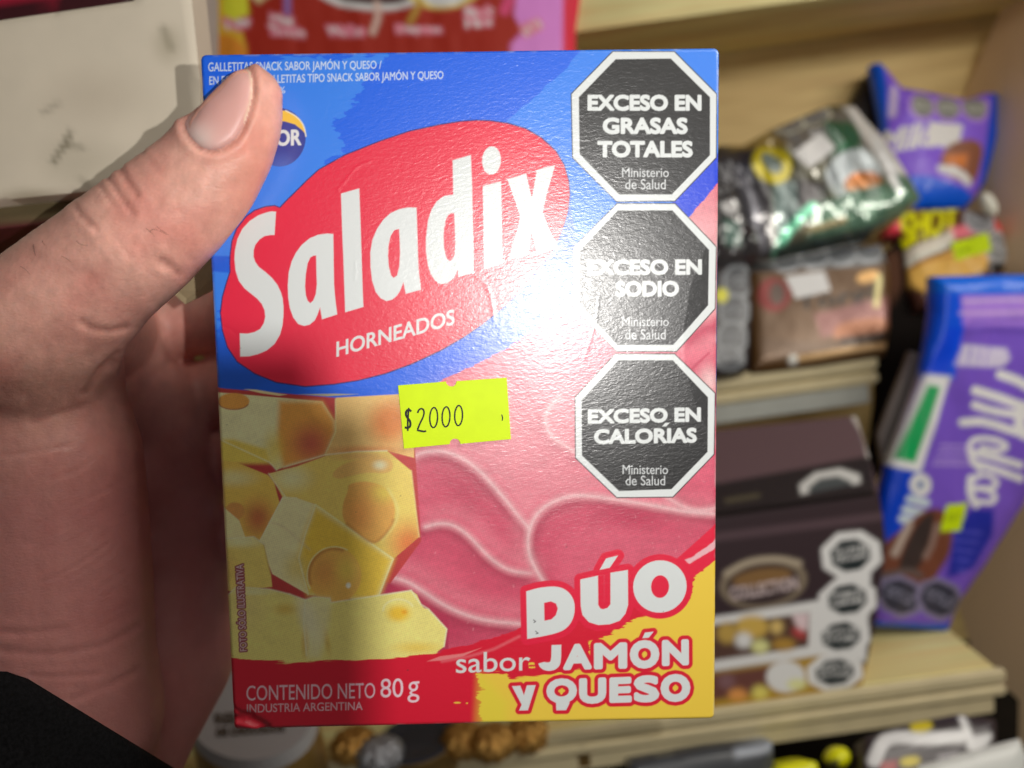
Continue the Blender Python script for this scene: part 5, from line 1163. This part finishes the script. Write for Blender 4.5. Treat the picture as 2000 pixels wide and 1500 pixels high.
for t, q in (('RELLENOS', [(420, 1396), (560, 1386), (562, 1406), (422, 1416)]), ('DE CHOCOLATE', [(424, 1424), (556, 1414), (556, 1430), (424, 1440)])):
    s = text_segs(t, q, .01)
    v, bd = glyph_mesh(t, .01); lo_, hi_ = v.min(0), v.max(0); tt = (v - lo_) / (hi_ - lo_); q = [np.array(p, float) for p in q]
    Pq = (q[3] * (1 - tt[:, :1]) + q[2] * tt[:, :1]) * (1 - tt[:, 1:]) + (q[0] * (1 - tt[:, :1]) + q[1] * tt[:, :1]) * tt[:, 1:]
    for a, b in bd:
        dd = Pq[b] - Pq[a]; L = np.linalg.norm(dd)
        if L < 1e-6: continue
        nrm_ = np.array([-dd[1], dd[0]]) / L * 1.3
        cc = np.array([Pq[a] + nrm_, Pq[a] - nrm_, Pq[b] - nrm_, Pq[b] + nrm_])
        tv.append((plT.pt(cc[:, 0], cc[:, 1], np.full(4, .0004)), [[0, 1, 2, 3]]))
jv, jf = join(tv); mesh('lid_lettering', jv, jf, mat('lid_ink', .6, .2, color=tuple(G(96, 84, 72, 1.0))), tub, flat=True)
gold = mat('gold_foil', .36, .6, metal=.8, color=tuple(G(196, 150, 80, 1.2)), bump=(1, .004, (260, 260, 260), 3)); silver = mat('silver_foil', .4, .6, metal=.6, color=(.4, .41, .44), bump=(1, .004, (260, 260, 260), 3))
lidm = mat('tin_lid', .4, .5, color=(.035, .04, .055)); rimm = mat('tin_side', .35, .6, metal=.6, color=tuple(G(176, 140, 80, 1.1)), bump=(.6, .002, (300, 300, 300), 2))
for x, y, d, r, h, lab in ((815, 1440, .405, .021, .016, 'gold tin with a dark lid under the middle of the box'), (1130, 1414, .42, .018, .014, 'gold tin with a dark lid under the yellow corner of the box')):
    c = at(x, y, d); tin = empty('round_tin', c - np.array([0, 0, h]), lab, 'tin', 'round tins under the box')
    rings = [(r * .97, -h), (r, -h + .001), (r, -.003), (r * 1.04, -.0028), (r * 1.04, -.0006)]; V_, F_ = [], []
    for rr_, z in rings:
        for k in range(40): V_.append(c + np.array([rr_ * math.cos(k * math.pi / 20), rr_ * math.sin(k * math.pi / 20), z]))
    for q in range(4): F_ += [[q * 40 + k, q * 40 + (k + 1) % 40, q * 40 + 40 + (k + 1) % 40, q * 40 + 40 + k] for k in range(40)]
    mesh('side', np.array(V_), F_, rimm, tin)
    top = [c + np.array([rr_ * math.cos(k * math.pi / 20), rr_ * math.sin(k * math.pi / 20), z]) for rr_, z in ((r * 1.035, -.0004), (r * .9, .0006), (r * .86, .0001), (r * .3, .0003)) for k in range(40)]
    mesh('lid', np.array(top), [[q * 40 + k, q * 40 + (k + 1) % 40, q * 40 + 40 + (k + 1) % 40, q * 40 + 40 + k] for q in range(3) for k in range(40)] + [list(range(120, 160))], lidm, tin)
for x, y, d, k, lab in ((690, 1456, .395, gold, 'gold foil sweet between the white-lidded tub and the gold tin'), (742, 1474, .385, silver, 'silver foil sweet in front of the first gold tin'), (905, 1446, .40, gold, 'gold foil sweet just right of the first gold tin'),
                        (962, 1450, .39, gold, 'gold foil sweet lowest in the middle under the box'), (1030, 1434, .405, gold, 'gold foil sweet touching the left side of the second tin'), (1208, 1404, .42, gold, 'gold foil sweet right of the second gold tin')):
    V_, F_ = ball(at(x, y, d), .0115, 40, .75, .09); mesh('wrapped_sweet', V_, F_, k, label=lab, cat='sweet', group='foil wrapped sweets under the box')
pl = Plane((1340, 1500, .385), (1520, 1480, .385), (1340, 1430, .39))
pack('grey_packet', 'dark grey packet under the lower shelf, left of the yellow ones', 'packet', pl, [(1230, 1490), (1385, 1462), (1508, 1448), (1520, 1600), (1220, 1640)], G(54, 56, 60), film, thick=.02, bulge=.003, edge=.01, res=.002, paint=lambda P: P.fill([(1430, 1462), (1512, 1444), (1506, 1466), (1436, 1480)], G(130, 136, 146), soft=6))
pl = Plane((1500, 1500, .375), (1600, 1490, .375), (1500, 1440, .38))
pack('yellow_packet', 'flat yellow packet cut off by the lower picture edge', 'packet', pl, smooth([(1500, 1500), (1590, 1482), (1600, 1500), (1610, 1640), (1480, 1640)], 1), G(216, 196, 10), film, thick=.02, bulge=.003, edge=.01, res=.002)
pl = Plane((1600, 1500, .372), (1680, 1490, .372), (1600, 1450, .376))
pack('yellow_sweet', 'small rounded yellow sweet packet beside the black and white pack', 'sweet', pl, smooth([(1612, 1486), (1622, 1462), (1650, 1456), (1664, 1476), (1656, 1498), (1624, 1502)], 2), G(216, 192, 12), film, thick=.006, bulge=.005, edge=.008, crinkle=.001, res=.001, paint=lambda P: P.fill([(1606, 1490), (1630, 1480), (1640, 1510), (1606, 1510)], G(60, 56, 40), soft=4))
pl = Plane((1690, 1480, .365), (1940, 1440, .365), (1720, 1420, .372))
def p_bone(P):
    W = G(196, 196, 196)
    P.line(smooth([(1704, 1488), (1716, 1456), (1740, 1440), (1800, 1446), (1870, 1442)], 3, False), 26, W, soft=3)
    P.line(smooth([(1876, 1405), (1882, 1430), (1894, 1462)], 2, False), 15, W, soft=3); P.fill(smooth([(1876, 1450), (1910, 1438), (1932, 1430), (1934, 1446), (1912, 1470), (1890, 1476)], 2), W, soft=3)
    for x in (1768, 1820, 1826): P.line(ellipse(x, 1440, 8, 8, 0, 20)[2:14], 2.5, G(240, 240, 242), soft=1.5)
    P.fill(ellipse(1796, 1420, 22, 13, -10), G(176, 160, 30), soft=4); P.fill(ellipse(1772, 1490, 20, 10, -8), G(176, 160, 30), soft=4); P.fill([(1716, 1492), (1748, 1488), (1744, 1510), (1714, 1510)], G(140, 40, 44), soft=3)
    P.line([(1830, 1482), (1862, 1476)], 9, G(140, 136, 140), soft=3)
pack('black_biscuit_pack', 'black pack with white bone-like bands under the lower shelf', 'biscuits', pl, [(1690, 1440), (1780, 1412), (1870, 1395), (1945, 1405), (1950, 1640), (1660, 1640)], G(44, 36, 40), film, thick=.02, bulge=.004, edge=.012, res=.0014, paint=p_bone, body='wrapper')
pl = Plane((1800, 1500, .35), (2000, 1460, .35), (1980, 1440, .352))
zz = []
for k in range(22): zz += [(1792 + k * 9.2, 1500 - k * 2.5), (1797 + k * 9.2, 1493 - k * 2.5)]
pack('white_sachet', 'white sachet with a serrated edge in the lower right corner', 'sachet', pl, zz + [(1996, 1455), (2006, 1480), (1990, 1640), (1760, 1640)], G(206, 208, 204, 1.3), film, thick=.002, bulge=.003, edge=.01, res=.0011, body='film')
